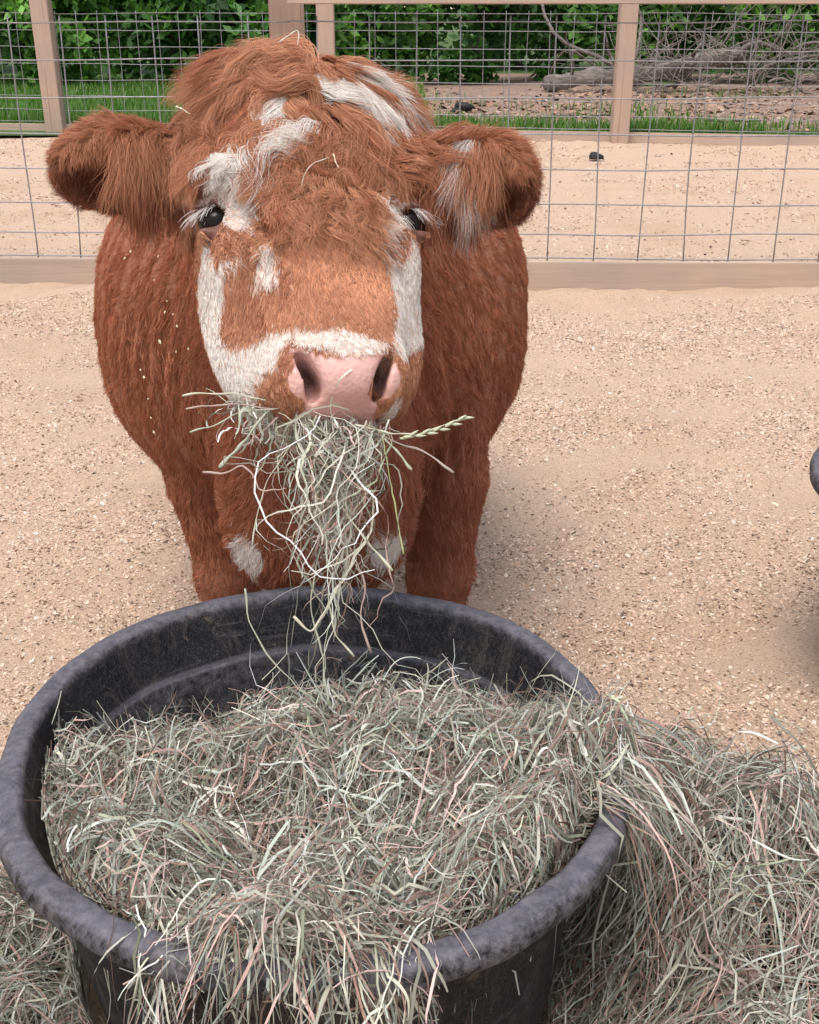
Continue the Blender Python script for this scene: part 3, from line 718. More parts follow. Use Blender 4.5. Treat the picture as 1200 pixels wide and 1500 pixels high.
def hair_object(name, n_guide, n_hair, dens, guide_fn, K, rad, jitter, clump, spread, gdens=None):
    GP, GNn = sample(n_guide, dens if gdens is None else gdens)
    g = guide_fn(GP, GNn)            # dict: length, dir, lift, curl amp, turns, droop
    t = np.linspace(0, 1, K)
    D = g['dir']; D = norm(D - (D * GNn).sum(1, keepdims=True) * GNn)
    S = np.cross(GNn, D)
    pos = GP.copy(); path = [pos.copy()]
    ph = rng.uniform(0, 6.28, n_guide)
    for k in range(1, K):
        tt = t[k]
        lift = g['lift'] * (1 - tt * g['settle'])
        ang = g['curl'] * np.sin(ph + tt * g['turns']) ; ang2 = g['curl'] * .5 * np.cos(ph * 1.3 + tt * g['turns'] * 1.1)
        d = D * np.cos(lift)[:, None] + GNn * (np.sin(lift) + ang2 * .6)[:, None] + S * ang[:, None]
        d = norm(d); d[:, 2] -= g['droop'] * tt; d = norm(d)
        pos = pos + d * (g['length'] / (K - 1))[:, None]
        path.append(pos.copy())
    GPath = np.stack(path, 1)                                  # G,K,3
    # do not let guides sink: keep them on or above their tangent plane
    dep = ((GPath - GP[:, None]) * GNn[:, None]).sum(2)
    sink = np.minimum(dep - .002 * t[None], 0) * g['keep'][:, None]
    GPath -= sink[:, :, None] * GNn[:, None]
    mid = GPath[:, K // 2]
    midw = regions(np.where((g['length'] > .02)[:, None], mid, GP))[5]
    HPn, HNn = sample(n_hair, dens)
    kd = kdtree.KDTree(n_guide)
    for i, p in enumerate(GP): kd.insert(p, i)
    kd.balance()
    look = HPn + rng.normal(size=HPn.shape) * jitter
    gi = np.fromiter((kd.find(p)[1] for p in look), int, n_hair)
    ls = rng.uniform(.6, 1.12, n_hair)
    rel_ = (GPath[gi] - GP[gi][:, None]) * ls[:, None, None]
    cl = clump * rng.uniform(.5, 1.0, n_hair)
    off = (GP[gi] - HPn)
    fz = rng.normal(size=(n_hair, 3)) * spread[gi][:, None] if hasattr(spread, '__len__') else rng.normal(size=(n_hair, 3)) * spread * g['length'][gi][:, None]
    far = np.linalg.norm(off, axis=1); cl = cl * (far < .03)
    tt = t[None, :, None]
    PP = HPn[:, None] + rel_ + off[:, None] * cl[:, None, None] * tt ** 1.3 + fz[:, None] * tt ** 1.4
    # colour
    c = g['color'][gi].copy()
    probe = HPn + np.where((g['length'][gi] > .02)[:, None], GPath[gi, K // 2] - GP[gi], 0) * .9 + rng.normal(size=HPn.shape) * np.where(rng.random(n_hair) < .3, .0065, .0022)[:, None]
    wmask = regions(probe)[5]
    long_ = g['length'][gi] > .045; wmask = np.where(long_, midw[gi], wmask)
    c = c * (1 + rng.normal(size=(n_hair, 1)) * .16)
    lightm = rng.random(n_hair) < .12; c[lightm] = c[lightm] * .6 + BROWN_L * .5
    nw = int(wmask.sum()); c[wmask] = CREAM * rng.uniform(.72, 1.08, (nw, 1))
    flip = wmask & (rng.random(n_hair) < .05); c[flip] = BROWN_L
    c = np.clip(c, .004, .95)
    cu = bpy.data.hair_curves.new(name); cu.add_curves([K] * n_hair)
    cu.attributes['position'].data.foreach_set('vector', PP.astype(np.float32).ravel())
    r = np.tile(rad * (1 - .8 * t ** 1.6), n_hair) * np.repeat(rng.uniform(.75, 1.25, n_hair), K)
    ra = cu.attributes.get('radius') or cu.attributes.new('radius', 'FLOAT', 'POINT'); ra.data.foreach_set('value', r.astype(np.float32))
    ca = cu.attributes.new('col', 'FLOAT_COLOR', 'CURVE')
    c4 = np.ones((n_hair, 4), np.float32); c4[:, :3] = c; ca.data.foreach_set('color', c4.ravel())
    cu.materials.append(M['hair'])
    return obj(name, cu, cow)

def g_body(P, N):
    n = len(P); x = P[:, 0] - (-.165)
    side = np.sign(x)
    frontness = np.clip(-N[:, 1], 0, 1)[:, None]
    D = np.array([0, .75, -.6]) * (1 - frontness) + frontness * np.stack([side * .25, 0 * x, -1 + 0 * x], 1)
    D = D + wnoise(P, 26, 11, 3) * .42 + wnoise(P, 75, 12, 3) * .25
    leg = sstep(.50, .40, P[:, 2])
    L = .019 * (1 + .25 * wnoise(P, 40, 13)) * (1 - .1 * leg)
    bris = np.exp(-(((P - np.array([-.14, 1.6, .5])) / .16) ** 2).sum(1)); L = L * (1 + .25 * bris)
    warp = wnoise(P, 14, 17) * .35 + wnoise(P, 34, 18) * .22; ridge = np.sin(6.283 * ((P[:, 2] + .45 * np.abs(x) + .25 * P[:, 1]) / .034 + warp * 1.6)) * .65 + .45 * wnoise(P, 60, 14)
    tone = np.clip(.5 + .40 * ridge + .25 * wnoise(P, 9, 15), 0, 1)[:, None]
    col = BROWN_D * (1 - tone) * .9 + (BROWN_M * .82) * tone + .0
    col = (col * .55 + BROWN_M * .42) * np.array([1.13, 1.02, 1.0])
    return dict(length=np.clip(L, .014, .06), dir=D, lift=np.clip(.40 + .34 * ridge, .08, .95), settle=.75, curl=np.full(n, .55), turns=np.full(n, 5.0),
                droop=np.full(n, .35), keep=np.ones(n), color=col)

def g_face(P, N):
    n = len(P); h = w2h(P); l, f, nn = h.T; th = np.arctan2(l, nn + .12)
    fore = 1 - sstep(.12, .20, f); mid = sstep(.11, .17, f) * (1 - sstep(.235, .30, f)); low = sstep(.26, .33, f); muz = sstep(.355, .40, f)
    sidew = sstep(1.05, 1.5, np.abs(th))
    L = .096 * fore + .050 * mid * (1 - fore) + .016 * np.clip(1 - fore - mid, 0, 1) * (1 - low) + .010 * low
    L = L * (1 - muz) + .0065 * muz
    L = L * (1 - sidew) + np.where(f < .16, .045, .012) * sidew
    for e in EYES:
        d = np.linalg.norm(P - e, axis=1); w = 1 - sstep(.040, .090, d); L = L * (1 - w) + .007 * w
    L = L * (1 + .28 * wnoise(P, 45, 21)) * rng.uniform(.75, 1.2, n)
    D = np.outer(np.ones(n), hF)
    # forelock falls from the poll and parts to both sides; the curls of the brow fan out from the middle
    fan = np.stack([l * 5.0, .35 + (f - .14) * 5.0, 0 * l], 1)
    dl = np.zeros((n, 3)); dl[:, 1] = 1
    dl[:, 0] = l * (6.0 * fore + 2.5 * low)
    dl = dl * (1 - mid[:, None]) + fan * mid[:, None]
    dl = dl + (wnoise(h, 38, 22, 3) * .75 + wnoise(h, 90, 23, 3) * .35) * (fore + mid)[:, None] + wnoise(h, 40, 24, 3) * .22
    D = dl @ HM
    lift = .62 * fore + .75 * mid * (1 - fore) + .30 * low + .30 * sidew
    lift = np.clip(lift + .22 * wnoise(P, 60, 25), .12, 1.0) * (1 - .5 * muz)
    tone = np.clip(.58 + .32 * wnoise(P, 30, 26) + .34 * rng.normal(size=n), 0, 1.15)[:, None]
    col = BROWN_M * .90 * (1 - tone) + (BROWN_M * .25 + BROWN_L * .68) * tone
    blond = (low * (1 - muz) * (np.abs(th) < .8) * (.40 + .35 * wnoise(P, 55, 27)))[:, None]; col = col * (1 - blond) + BROWN_L * 1.15 * blond
    dark = (sidew * (f < .17) * .35)[:, None]; col = col * (1 - dark) + BROWN_D * dark
    return dict(length=np.clip(L, .006, .12), dir=D, lift=lift, settle=.85, curl=.35 + .85 * mid + .65 * fore - .25 * low, turns=4.5 + 4.0 * mid + 2.5 * fore + 2.0 * rng.random(n),
                droop=.55 * fore + .15, keep=np.full(n, .85), color=np.clip(col, .01, 1))

def g_ear(P, N):
    n = len(P); h, head, ear, u, th, w, pad = regions(P)
    up = u[:, 1]; fw = u[:, 2]
    Lr = np.array([e[2] for e in EAR]).mean(); a = np.clip(u[:, 0] / Lr, 0, 1.2)
    sgn = np.where(P[:, 0] < -.1, -1.0, 1.0)
    front = sstep(-.005, .02, fw)
    D = np.stack([sgn * (.7 - .55 * front), -.15 + 0 * a, -.35 - 1.0 * front - .6 * (a < .55)], 1) + wnoise(P, 60, 31, 3) * .30
    upper = sstep(.0, .035, up)
    D = D + np.stack([sgn * .4, 0 * a, .9 * (a > .45) + .2], 1) * (upper * (1 - front))[:, None]
    L = (.020 + .052 * front * (a < .60) * (up > -.02)) * rng.uniform(.7, 1.2, n)
    L = np.where(a > .8, .018, L)
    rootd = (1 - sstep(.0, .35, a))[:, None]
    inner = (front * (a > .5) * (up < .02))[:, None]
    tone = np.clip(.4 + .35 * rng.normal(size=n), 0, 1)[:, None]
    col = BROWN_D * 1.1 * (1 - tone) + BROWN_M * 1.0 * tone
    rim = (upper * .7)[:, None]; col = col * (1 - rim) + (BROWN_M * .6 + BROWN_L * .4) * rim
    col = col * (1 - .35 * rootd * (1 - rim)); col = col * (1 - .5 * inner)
    ws = (sgn > 0) & (np.abs(a - .42 + .15 * up / .05) < .07) & (front > .3) & (rng.random(n) < .75)
    col[ws] = CREAM * .75
    L[inner[:, 0] > .5] *= .40
    return dict(length=L, dir=D, lift=np.clip(.45 + .3 * upper - .1 * front, .15, .9), settle=.5, curl=np.full(n, .30), turns=np.full(n, 3.5), droop=.55 * front + .12, keep=np.full(n, .6), color=col)

y = tri_c[:, 1]
d_body = np.where((th_head < .5) & (th_ear < .5), 1.0, 0.0)
d_body *= np.where(y > 2.5, .22, 1.0) * np.where(tri_c[:, 2] < .30, .35, 1.0) * np.where((y > 2.1) & (tri_c[:, 0] > -.35) & (tri_c[:, 0] < .0), .3, 1.0)
d_face = np.where(th_head > .5, 1.0, 0.0) * (1 + .8 * (th_h[:, 1] > .33)) * np.where(th_h[:, 2] < -.16, .45, 1.0)
d_ear = np.where(th_ear >= .5, 1.0, 0.0)
hair_object('coat', 28000, 290000, d_body, g_body, 6, .00040, .0025, .60, .10)
hair_object('face_hair', 5200, 140000, d_face, g_face, 9, .00032, .0025, .80, .05, d_face * np.where(th_h[:, 1] < .12, .22, np.where(th_h[:, 1] < .24, .40, 1.0)))
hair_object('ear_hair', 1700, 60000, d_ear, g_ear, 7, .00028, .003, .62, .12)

# white lashes over both eyes
LP = []
for s, e in zip((-1, 1), EYES):
    for i in range(38):
        a = rng.uniform(-.2, 1.0); base = e + hL * s * (.006 + .016 * a) + hN_ * (.018 - .016 * max(a, 0)) - hF * .012 + rng.normal(size=3) * .0015
        out = norm(hL * s * (.5 + .8 * a) + hN_ * (.75 - .5 * a) + hF * (.30 + .35 * rng.random()))
        Ls = rng.uniform(.018, .036)
        LP.append([base + out * Ls * k / 5 + np.array([0, 0, -1]) * .014 * (k / 5) ** 2 for k in range(6)])
LP = np.array(LP); cu = bpy.data.hair_curves.new('eyelashes'); cu.add_curves([6] * len(LP))
cu.attributes['position'].data.foreach_set('vector', LP.astype(np.float32).ravel())
ra = cu.attributes.get('radius') or cu.attributes.new('radius', 'FLOAT', 'POINT'); ra.data.foreach_set('value', np.tile(.0005 * (1 - .8 * np.linspace(0, 1, 6)), len(LP)).astype(np.float32))
ca = cu.attributes.new('col', 'FLOAT_COLOR', 'CURVE'); ca.data.foreach_set('color', np.tile(np.array([.82, .78, .76, 1], np.float32), len(LP)))
cu.materials.append(M['hair']); obj('eyelashes', cu, cow)

# hooves
for x, y_, in ((-.324, 1.845), (.054, 1.845), (-.375, 2.785), (-.025, 2.785)):
    for s in (-1, 1):
        bm = bmesh.new(); bmesh.ops.create_cone(bm, cap_ends=True, segments=14, radius1=.040, radius2=.030, depth=.06)
        for v in bm.verts:
            v.co.x *= .62; v.co.y *= 1.25
            if v.co.z < 0: v.co.y -= .014
            v.co += Vector((x + s * .026, y_, .031))
        me = bpy.data.meshes.new('hoof'); bm.to_mesh(me); bm.free(); me.materials.append(M['hoof']); obj('hoof', me, cow)
print('cow done', round(time.time() - T0, 1), 's')
# ------------------------------------------------------------------ rubber tubs
TUB_C = np.array([-.100, 1.140]); TUB_R = .372; TUB_H = .42
def tub_rad(a):
    """slightly sprung rim: radius factor by direction"""
    return 1 + .022 * np.cos(2 * (a - 1.9)) - .018 * np.cos(a) - .035 * np.exp(-((np.angle(np.exp(1j * (a - .10)))) / .45) ** 2)
def tub_mesh():
    # profile (radius, height): foot, outer wall, rolled lip, inner wall with a moulded step, floor
    prof = [(.0, .006), (.20, .006), (.262, .002), (.270, .010), (.290, .12), (.312, .25), (.326, .335), (.338, .380), (.3405, .3850), (.347, .3872), (.365, .3882), (.3710, .3905), (.3737, .3955), (.3738, .404), (.3715, .4110), (.3675, .4155),
            (.361, .4180), (.354, .4188), (.3470, .4178), (.3420, .4140), (.3390, .407), (.336, .395), (.327, .37), (.319, .348), (.317, .344), (.312, .342), (.309, .337), (.290, .22), (.262, .10), (.250, .035), (.235, .025), (.12, .022), (.0, .022)]
    n = 128; a = np.arange(n) * 2 * math.pi / n
    rows = []
    for r, z in prof:
        w = 1 + (tub_rad(a) - 1) * min(1, z / .3)
        wob = .0012 * np.sin(a * 9 + z * 30) + .0014 * np.sin(a * 5 + 1) + .0007 * np.sin(a * 23)
        rows.append(np.stack([np.cos(a) * (r + (wob if r > .1 else 0)) * w, np.sin(a) * (r + (wob if r > .1 else 0)) * w, np.full(n, z) + (z > .3) * (.0022 * np.sin(a * 3 + .6) + .0012 * np.sin(a * 7 + 2) + .0005 * np.sin(a * 19))], -1))
    Vt = np.concatenate(rows); F = []
    for k in range(len(prof) - 1):
        o = k * n
        F += [(o + j, o + (j + 1) % n, o + n + (j + 1) % n, o + n + j) for j in range(n)]
    me = npmesh('tub', Vt, np.array(F), M['tub'])
    wl_ = np.cumsum([0] + [math.hypot(prof[i + 1][0] - prof[i][0], prof[i + 1][1] - prof[i][1]) for i in range(len(prof) - 1)])
    wv = me.attributes.new('wall', 'FLOAT_VECTOR', 'POINT'); wv.data.foreach_set('vector', np.stack([np.tile(a * .35, len(prof)), np.repeat(wl_, n), np.zeros(n * len(prof))], -1).astype(np.float32).ravel()); bm = bmesh.new(); bm.from_mesh(me); bmesh.ops.remove_doubles(bm, verts=bm.verts, dist=1e-5); bmesh.ops.recalc_face_normals(bm, faces=bm.faces); bm.to_mesh(me); bm.free()
    me.polygons.foreach_set('use_smooth', [True] * len(me.polygons))
    return me
tm = tub_mesh()
tub = bpy.data.objects.new('feed_tub', tm); link(tub); tub.location = (TUB_C[0], TUB_C[1], .004)
tag(tub, 'big round black rubber tub full of hay in front of the cow', 'tub', 'rubber feed tubs')
tub2 = bpy.data.objects.new('feed_tub', tm); link(tub2); tub2.location = (1.105, 1.96, -.004); tub2.rotation_euler = (0, 0, 2.2)
tag(tub2, 'second black rubber tub, only its grey rim showing at the right edge', 'tub', 'rubber feed tubs')

# ------------------------------------------------------------------ hay
HAYPAL = np.array([[.49, .48, .38], [.61, .60, .50], [.36, .37, .28], [.44, .49, .42], [.56, .59, .53], [.54, .37, .32], [.62, .45, .41], [.25, .16, .12], [.74, .73, .66], [.40, .45, .30], [.42, .26, .21]])
HAYP = np.array([.16, .14, .13, .11, .10, .10, .08, .09, .04, .02, .06])
def hay_colors(n, g): return np.clip(HAYPAL[g.choice(len(HAYPAL), n, p=HAYP / HAYP.sum())] * g.uniform(.36, 1.42, (n, 1)) * .98, .01, .9)
def ribbons(P, W, g, twist=1.0):
    """flat dry blades along paths P (N,K,3) with widths W (N,K)"""
    N_, K = P.shape[:2]
    t = norm(np.gradient(P, axis=1)); ref = norm(np.array([0, 0, 1.0]) + g.normal(size=(N_, 1, 3)) * .55)
    s = norm(np.cross(t, ref)); b = np.cross(t, s)
    ph = g.uniform(-.9, .9, (N_, 1)) + g.normal(size=(N_, 1)) * twist * np.linspace(0, 1, K)[None]
    s = s * np.cos(ph)[..., None] + b * np.sin(ph)[..., None]
    Vr = np.stack([P - s * W[..., None] * .5, P + s * W[..., None] * .5], 2).reshape(-1, 3)
    o = (np.arange(N_)[:, None] * K + np.arange(K - 1)[None]).reshape(-1) * 2
    return Vr, np.stack([o, o + 1, o + 3, o + 2], -1)
def widths(n, K, g, w0=.0008, w1=.0036):
    w = w0 + (w1 - w0) * g.random(n) ** 2.2; t = np.linspace(0, 1, K)
    taper = np.clip(1 - np.abs(t - .4) ** 2.2 * 1.6, .25, 1)
    return w[:, None] * taper[None] * (1 + .0 * t)
def lay(n, xy, H, g, l0, l1, zspread, K=9, follow=1.0, head=None):
    """strands lying on a height field"""
    x, y = xy; n = len(x); L = l0 + (l1 - l0) * g.random(n) ** 1.6
    a0 = g.uniform(0, 6.28, n) if head is None else head
    kap = g.normal(size=n) * 12; kink = g.normal(size=n) * .8 * (g.random(n) < .35); kp = g.integers(2, K - 1, n)
    px, py = x - np.cos(a0) * L / 2, y - np.sin(a0) * L / 2; a = a0 - kap * L * .25
    pts = []; step = L / (K - 1); crk = np.where(g.random(n) < .45, .06, .40)
    off = zspread * g.normal(size=n); am = g.uniform(.001, .012, n); ph = g.uniform(0, 6.28, n); fr = g.uniform(1.5, 6, n)
    tipl = (g.random(n) < .22) * g.uniform(.0, .05, n); tsl = g.normal(size=n) * .35
    for k in range(K):
        tt = k / (K - 1)
        z = H(px, py) + off + am * np.sin(ph + fr * tt) + tipl * tt ** 2 + tsl * (tt - .5) * L
        pts.append(np.stack([px, py, z], -1))
        a = a + kap * step + kink * (k == kp) + g.normal(size=n) * crk
        px = px + np.cos(a) * step; py = py + np.sin(a) * step
    return np.stack(pts, 1)

def hsurf(u, v):
    """hay heaped in the tub, in tub coordinates"""
    P = np.stack([u, v], -1)
    base = .375 - .05 * sstep(-.05, .20, v) + .055 * sstep(-.10, -.30, v) + .050 * sstep(.05, .30, u) * sstep(.16, -.04, v) * sstep(-.34, -.12, v) - .012 * sstep(-.15, -.3, u)
    base = base + .026 * wnoise(P, 11, 141) + .014 * wnoise(P, 30, 142, octs=8) + .010 * wnoise(P, 70, 143, octs=9)
    back = sstep(.095, .24, v + .03 * np.sin(u * 11) + .075 * sstep(.04, -.06, u) - .055 * sstep(.0, .16, u)); base = base - .17 * back
    r = np.hypot(u, v) / (TUB_R * tub_rad(np.arctan2(v, u)))
    # at the wall: stays below the lip except where it spills over the front and the right
    ang = np.arctan2(v, u)
    spill_f = np.exp(-((np.angle(np.exp(1j * (ang + 1.62)))) / .36) ** 2); spill_r = np.exp(-((np.angle(np.exp(1j * (ang + .16)))) / .24) ** 2)
    spill = np.clip(spill_f + spill_r, 0, 1)
    lip = .405 + .03 * spill + .03 * spill_r + .034 * spill_f
    w = sstep(.80, .93, r); base = base * (1 - w) + w * (spill * lip + (1 - spill) * np.minimum(base, .36) )
    out = np.maximum(r - .985, 0)
    return base - out * 2.6 * TUB_R - (out > 0) * .0, r, spill
def H_tub(x, y): return hsurf(x - TUB_C[0], y - TUB_C[1])[0]
def hay_base(name, H, xs, ys, mask, drop):
    X, Y = np.meshgrid(xs, ys, indexing='ij'); Z = H(X, Y) - drop; mk = mask(X, Y)
    nj = len(ys); i = (np.arange(len(xs) - 1)[:, None] * nj + np.arange(nj - 1)[None]); ok = mk[:-1, :-1] & mk[1:, :-1] & mk[1:, 1:] & mk[:-1, 1:]
    i = i[ok]; return np.stack([X, Y, Z], -1).reshape(-1, 3), np.stack([i, i + nj, i + nj + 1, i + 1], -1)
def build_hay(label, P, W, g, cols, base=None, name='hay'):
    Vr, Fr = ribbons(P, W, g); K = P.shape[1]; C = np.repeat(cols, K * 2, 0)
    if base is not None:
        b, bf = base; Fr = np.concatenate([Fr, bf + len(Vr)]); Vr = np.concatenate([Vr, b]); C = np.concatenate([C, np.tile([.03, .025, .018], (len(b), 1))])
    me = npmesh(name, Vr, Fr, M['hay'], True, C)
    if base is not None:
        me.materials.append(M['gap_shade']); mi = np.zeros(len(Fr), np.int32); mi[-len(bf):] = 1; me.polygons.foreach_set('material_index', mi)
    return tag(obj(name, me), label, 'hay', kind='stuff')

g = np.random.default_rng(21)
n = 36000; u, v = g.uniform(-.40, .42, n), g.uniform(-.42, .40, n)
hz, r, sp = hsurf(u, v); keep = (r < .90) | ((sp > .35) & (r < 1.0) & (g.random(n) < .9)); keep &= g.random(n) < np.where((v > .20), .55, 1)
u, v = u[keep], v[keep]; head = g.uniform(0, 6.28, len(u)) + 0
swirl = np.arctan2(v, u) + 1.57 + wnoise(np.stack([u, v], -1), 9, 150) * 1.6; mixh = g.random(len(u)) < .45; head[mixh] = swirl[mixh] + g.normal(size=mixh.sum()) * .5
P = lay(0, (u + TUB_C[0], v + TUB_C[1]), H_tub, g, .035, .14, .019, head=head)
# keep strands inside the wall where the hay does not spill
uu, vv = P[..., 0] - TUB_C[0], P[..., 1] - TUB_C[1]; _, rr, ss = hsurf(uu, vv)
lim = np.where(ss > .3, 1.035 + .35 * (uu > .1), .86 + .05 * (P[..., 2] > .42)); f_ = np.minimum(1, lim / np.maximum(rr, 1e-3)); P[..., 0] = TUB_C[0] + uu * f_; P[..., 1] = TUB_C[1] + vv * f_
W = widths(len(P), P.shape[1], g)
# loose strands drooping over the front lip and standing up along the edges
def droop(n, a0, a1, g, l0, l1, K=9):
    a = g.uniform(a0, a1, n); R_ = TUB_R * tub_rad(a); st = np.stack([TUB_C[0] + np.cos(a) * R_ * .90, TUB_C[1] + np.sin(a) * R_ * .90, TUB_H + g.uniform(.0, .03, n)], -1)
    L = g.uniform(l0, l1, n); d = norm(np.stack([np.cos(a) + g.normal(size=n) * .8, np.sin(a) + g.normal(size=n) * .5, g.uniform(.0, .5, n)], -1)); pts = [st]; p = st
    for k in range(1, K):
        d = norm(d + np.array([0, 0, -1]) * (.30 * g.uniform(.5, 1.3, n))[:, None] + g.normal(size=(n, 3)) * .13); p = p + d * (L / (K - 1))[:, None]
        q = p[:, :2] - TUB_C; rr = np.hypot(*q.T); aa = np.arctan2(q[:, 1], q[:, 0]); lim = np.where(p[:, 2] < TUB_H + .004, TUB_R * tub_rad(aa) + .004, 0)
        inside = (rr > TUB_R * .86 * tub_rad(aa)) & (rr < lim); p = p.copy(); p[inside, :2] = TUB_C + q[inside] * (lim[inside] / rr[inside])[:, None]
        pts.append(p)
    return np.stack(pts, 1)
PD = np.concatenate([droop(48, -2.10, -1.20, g, .04, .13), droop(120, -.45, .08, g, .08, .22)])
up_n = 160; a = g.uniform(.2, 3.4, up_n); rr_ = g.uniform(.45, .80, up_n) * TUB_R; st = np.stack([TUB_C[0] + np.cos(a) * rr_, TUB_C[1] + np.sin(a) * rr_, 0 * a], -1); st[:, 2] = H_tub(st[:, 0], st[:, 1])
d = norm(np.stack([g.normal(size=up_n), g.normal(size=up_n), g.uniform(.3, 1.4, up_n)], -1)); L = g.uniform(.03, .09, up_n); pts = [st]; p = st
for k in range(1, 9):
    d = norm(d + g.normal(size=(up_n, 3)) * .22 + np.array([0, 0, -.10])); p = p + d * (L / 8)[:, None]; pts.append(p)
P = np.concatenate([P, PD, np.stack(pts, 1)]); W = np.concatenate([W, widths(len(PD) + up_n, 9, g, .0014, .0042)])
base = hay_base('b', H_tub, np.linspace(TUB_C[0] - .36, TUB_C[0] + .36, 70), np.linspace(TUB_C[1] - .36, TUB_C[1] + .36, 70), lambda X, Y: hsurf(X - TUB_C[0], Y - TUB_C[1])[1] < .80, .055)
build_hay('grey green hay heaped in the black tub', P, W, g, hay_colors(len(P), g), base)

# hay on the ground to the right of the tub, and a smaller heap at its left foot
def H_right(x, y):
    Q = np.stack([x, y], -1); e = sstep(1.62, 1.30, y - .12 * np.sin(x * 7) - .10 * (x - .4))
    m_ = sstep(.16, .34, x)
    return .012 + e * m_ * (.15 + .06 * wnoise(Q, 6, 161) + .028 * wnoise(Q, 19, 162, octs=8) + .014 * wnoise(Q, 52, 164, octs=9) + .07 * np.exp(-((x - .42) / .14) ** 2 - ((y - 1.12) / .22) ** 2)) * 1.0
def H_left(x, y):
    Q = np.stack([x, y], -1); return .012 + sstep(1.36, 1.12, y + .3 * (x + .5)) * (.12 + .04 * wnoise(Q, 8, 163) + .02 * wnoise(Q, 30, 165, octs=8))
def outside_tub(P):
    """push strands out of the tub wall"""
    q = P[..., :2] - TUB_C; rr = np.hypot(q[..., 0], q[..., 1]); aa = np.arctan2(q[..., 1], q[..., 0]); wall = (.268 + .062 * np.clip(P[..., 2] / .35, 0, 1)) * tub_rad(aa) + .020 + .035 * (P[..., 2] > .345)
    f_ = np.maximum(1, wall / np.maximum(rr, 1e-3)); P[..., :2] = TUB_C + q * f_[..., None]; return P
n = 40000; x = g.uniform(.14, 1.15, n); y = g.uniform(.45, 1.80, n); q = np.hypot(x - TUB_C[0], y - TUB_C[1]) > .285
edge = y - .12 * np.sin(x * 7) - .10 * (x - .4); dens = np.where(edge < 1.38, 1.0, np.clip((1.62 - edge) / .24, 0, 1) ** 2.2 * .8 + .015); vis = (x < .42 * y + .22)
k = q & vis & (g.random(n) < dens); x, y = x[k], y[k]
P = outside_tub(lay(0, (x, y), H_right, g, .05, .17, .020)); base = hay_base('b', H_right, np.linspace(.12, 1.2, 70), np.linspace(.42, 1.6, 70), lambda X, Y: (np.hypot(X - TUB_C[0], Y - TUB_C[1]) > .33) & (Y - .12 * np.sin(X * 7) - .10 * (X - .4) < 1.36) & (X < .42 * Y + .30), .030)
build_hay('loose hay spilled on the ground right of the tub', P, widths(len(P), 9, g), g, hay_colors(len(P), g) * .9, base)
n = 12000; x = g.uniform(-.95, -.33, n); y = g.uniform(.45, 1.34, n); k = (np.hypot(x - TUB_C[0], y - TUB_C[1]) > .285) & (x > -.42 * y - .22); x, y = x[k], y[k]
P = outside_tub(lay(0, (x, y), H_left, g, .06, .2, .013)); base = hay_base('b', H_left, np.linspace(-.95, -.3, 50), np.linspace(.4, 1.2, 50), lambda X, Y: (np.hypot(X - TUB_C[0], Y - TUB_C[1]) > .33) & (Y + .3 * (X + .5) < 1.16), .030)
build_hay('loose hay on the ground at the left foot of the tub', P, widths(len(P), 9, g), g, hay_colors(len(P), g) * .72, base)  # strand colours lowered, painting this heap as if in shade
# single wisps strewn on the sand round the tub
n = 700; a = g.uniform(0, 6.28, n); rr = .40 + np.abs(g.normal(size=n)) * .35; x, y = TUB_C[0] + np.cos(a) * rr, TUB_C[1] + np.sin(a) * rr; k = y > .5
P = lay(0, (x[k], y[k]), lambda X, Y: ground_h(X, Y) + .006, g, .03, .12, .002); P[..., 2] = np.maximum(P[..., 2], ground_h(P[..., 0], P[..., 1]) + .002)
build_hay('single wisps of hay strewn on the sand around the tub', P, widths(len(P), 9, g, .0008, .002), g, hay_colors(len(P), g) * .7)

# ------------------------------------------------------------------ the mouthful
g = np.random.default_rng(33)
root = empty('hay_mouthful', tuple(h2w(0, .45, -.12))); tag(root, 'bunch of hay hanging from the cow\'s mouth', 'hay')
n = 300; K = 20; s = np.clip(g.normal(size=n) * .5, -1, 1)
sx_ = 478 + 92 * s; st = np.stack([at(q, 594 + (q - 350) * .15 + g.normal() * 6, 1.296 + max(0, 440 - q) * .0007 + g.normal() * .008) for q in sx_])
L = g.uniform(.06, .20, n) + .16 * (g.random(n) < .45) * (1 - np.abs(s)) + .14 * (g.random(n) < .14) * (np.abs(s) < .6)
d = norm(hL * 1.0 * (s * .20 - .05 + g.normal(size=n) * .30)[:, None] + hF * .45 + np.array([0, -.25, -.45]) + g.normal(size=(n, 3)) * .30)
pts = [st]; p = st; cx = st[:, 0].mean() + .008
for k in range(1, K):
    d = norm(d + np.array([0, .05, -1]) * (.16 * g.uniform(.5, 1.4, n))[:, None] + g.normal(size=(n, 3)) * .36 - np.stack([(p[:, 0] - cx) * 5.0, 0 * s, 0 * s], -1)); p = p + d * (L / (K - 1))[:, None]; pts.append(p)
P = np.stack(pts, 1)
n2 = 70; q2 = g.uniform(345, 425, n2); p = np.stack([at(q, 584 + (q - 345) * .2 + g.normal() * 8, 1.355 - (q - 345) * .0006 + g.normal() * .006) for q in q2])
d = norm(-hL * g.uniform(.1, 1.0, n2)[:, None] + np.array([0, -.45, -.25]) + g.normal(size=(n2, 3)) * .45); L = g.uniform(.03, .10, n2); pts = [p]
for k in range(1, K):
    d = norm(d + np.array([0, -.02, -.10]) + g.normal(size=(n2, 3)) * .30); p = p + d * (L / (K - 1))[:, None]; pts.append(p)
P = np.concatenate([P, np.stack(pts, 1)]); n += n2; W = widths(n, K, g, .0010, .0036)
Vr, Fr = ribbons(P, W, g, 1.6); o = obj('strands', npmesh('strands', Vr, Fr, M['hay'], True, np.repeat(np.clip(hay_colors(n, g) * 1.1, 0, .8), K * 2, 0)), root); o['kind'] = 'stuff'
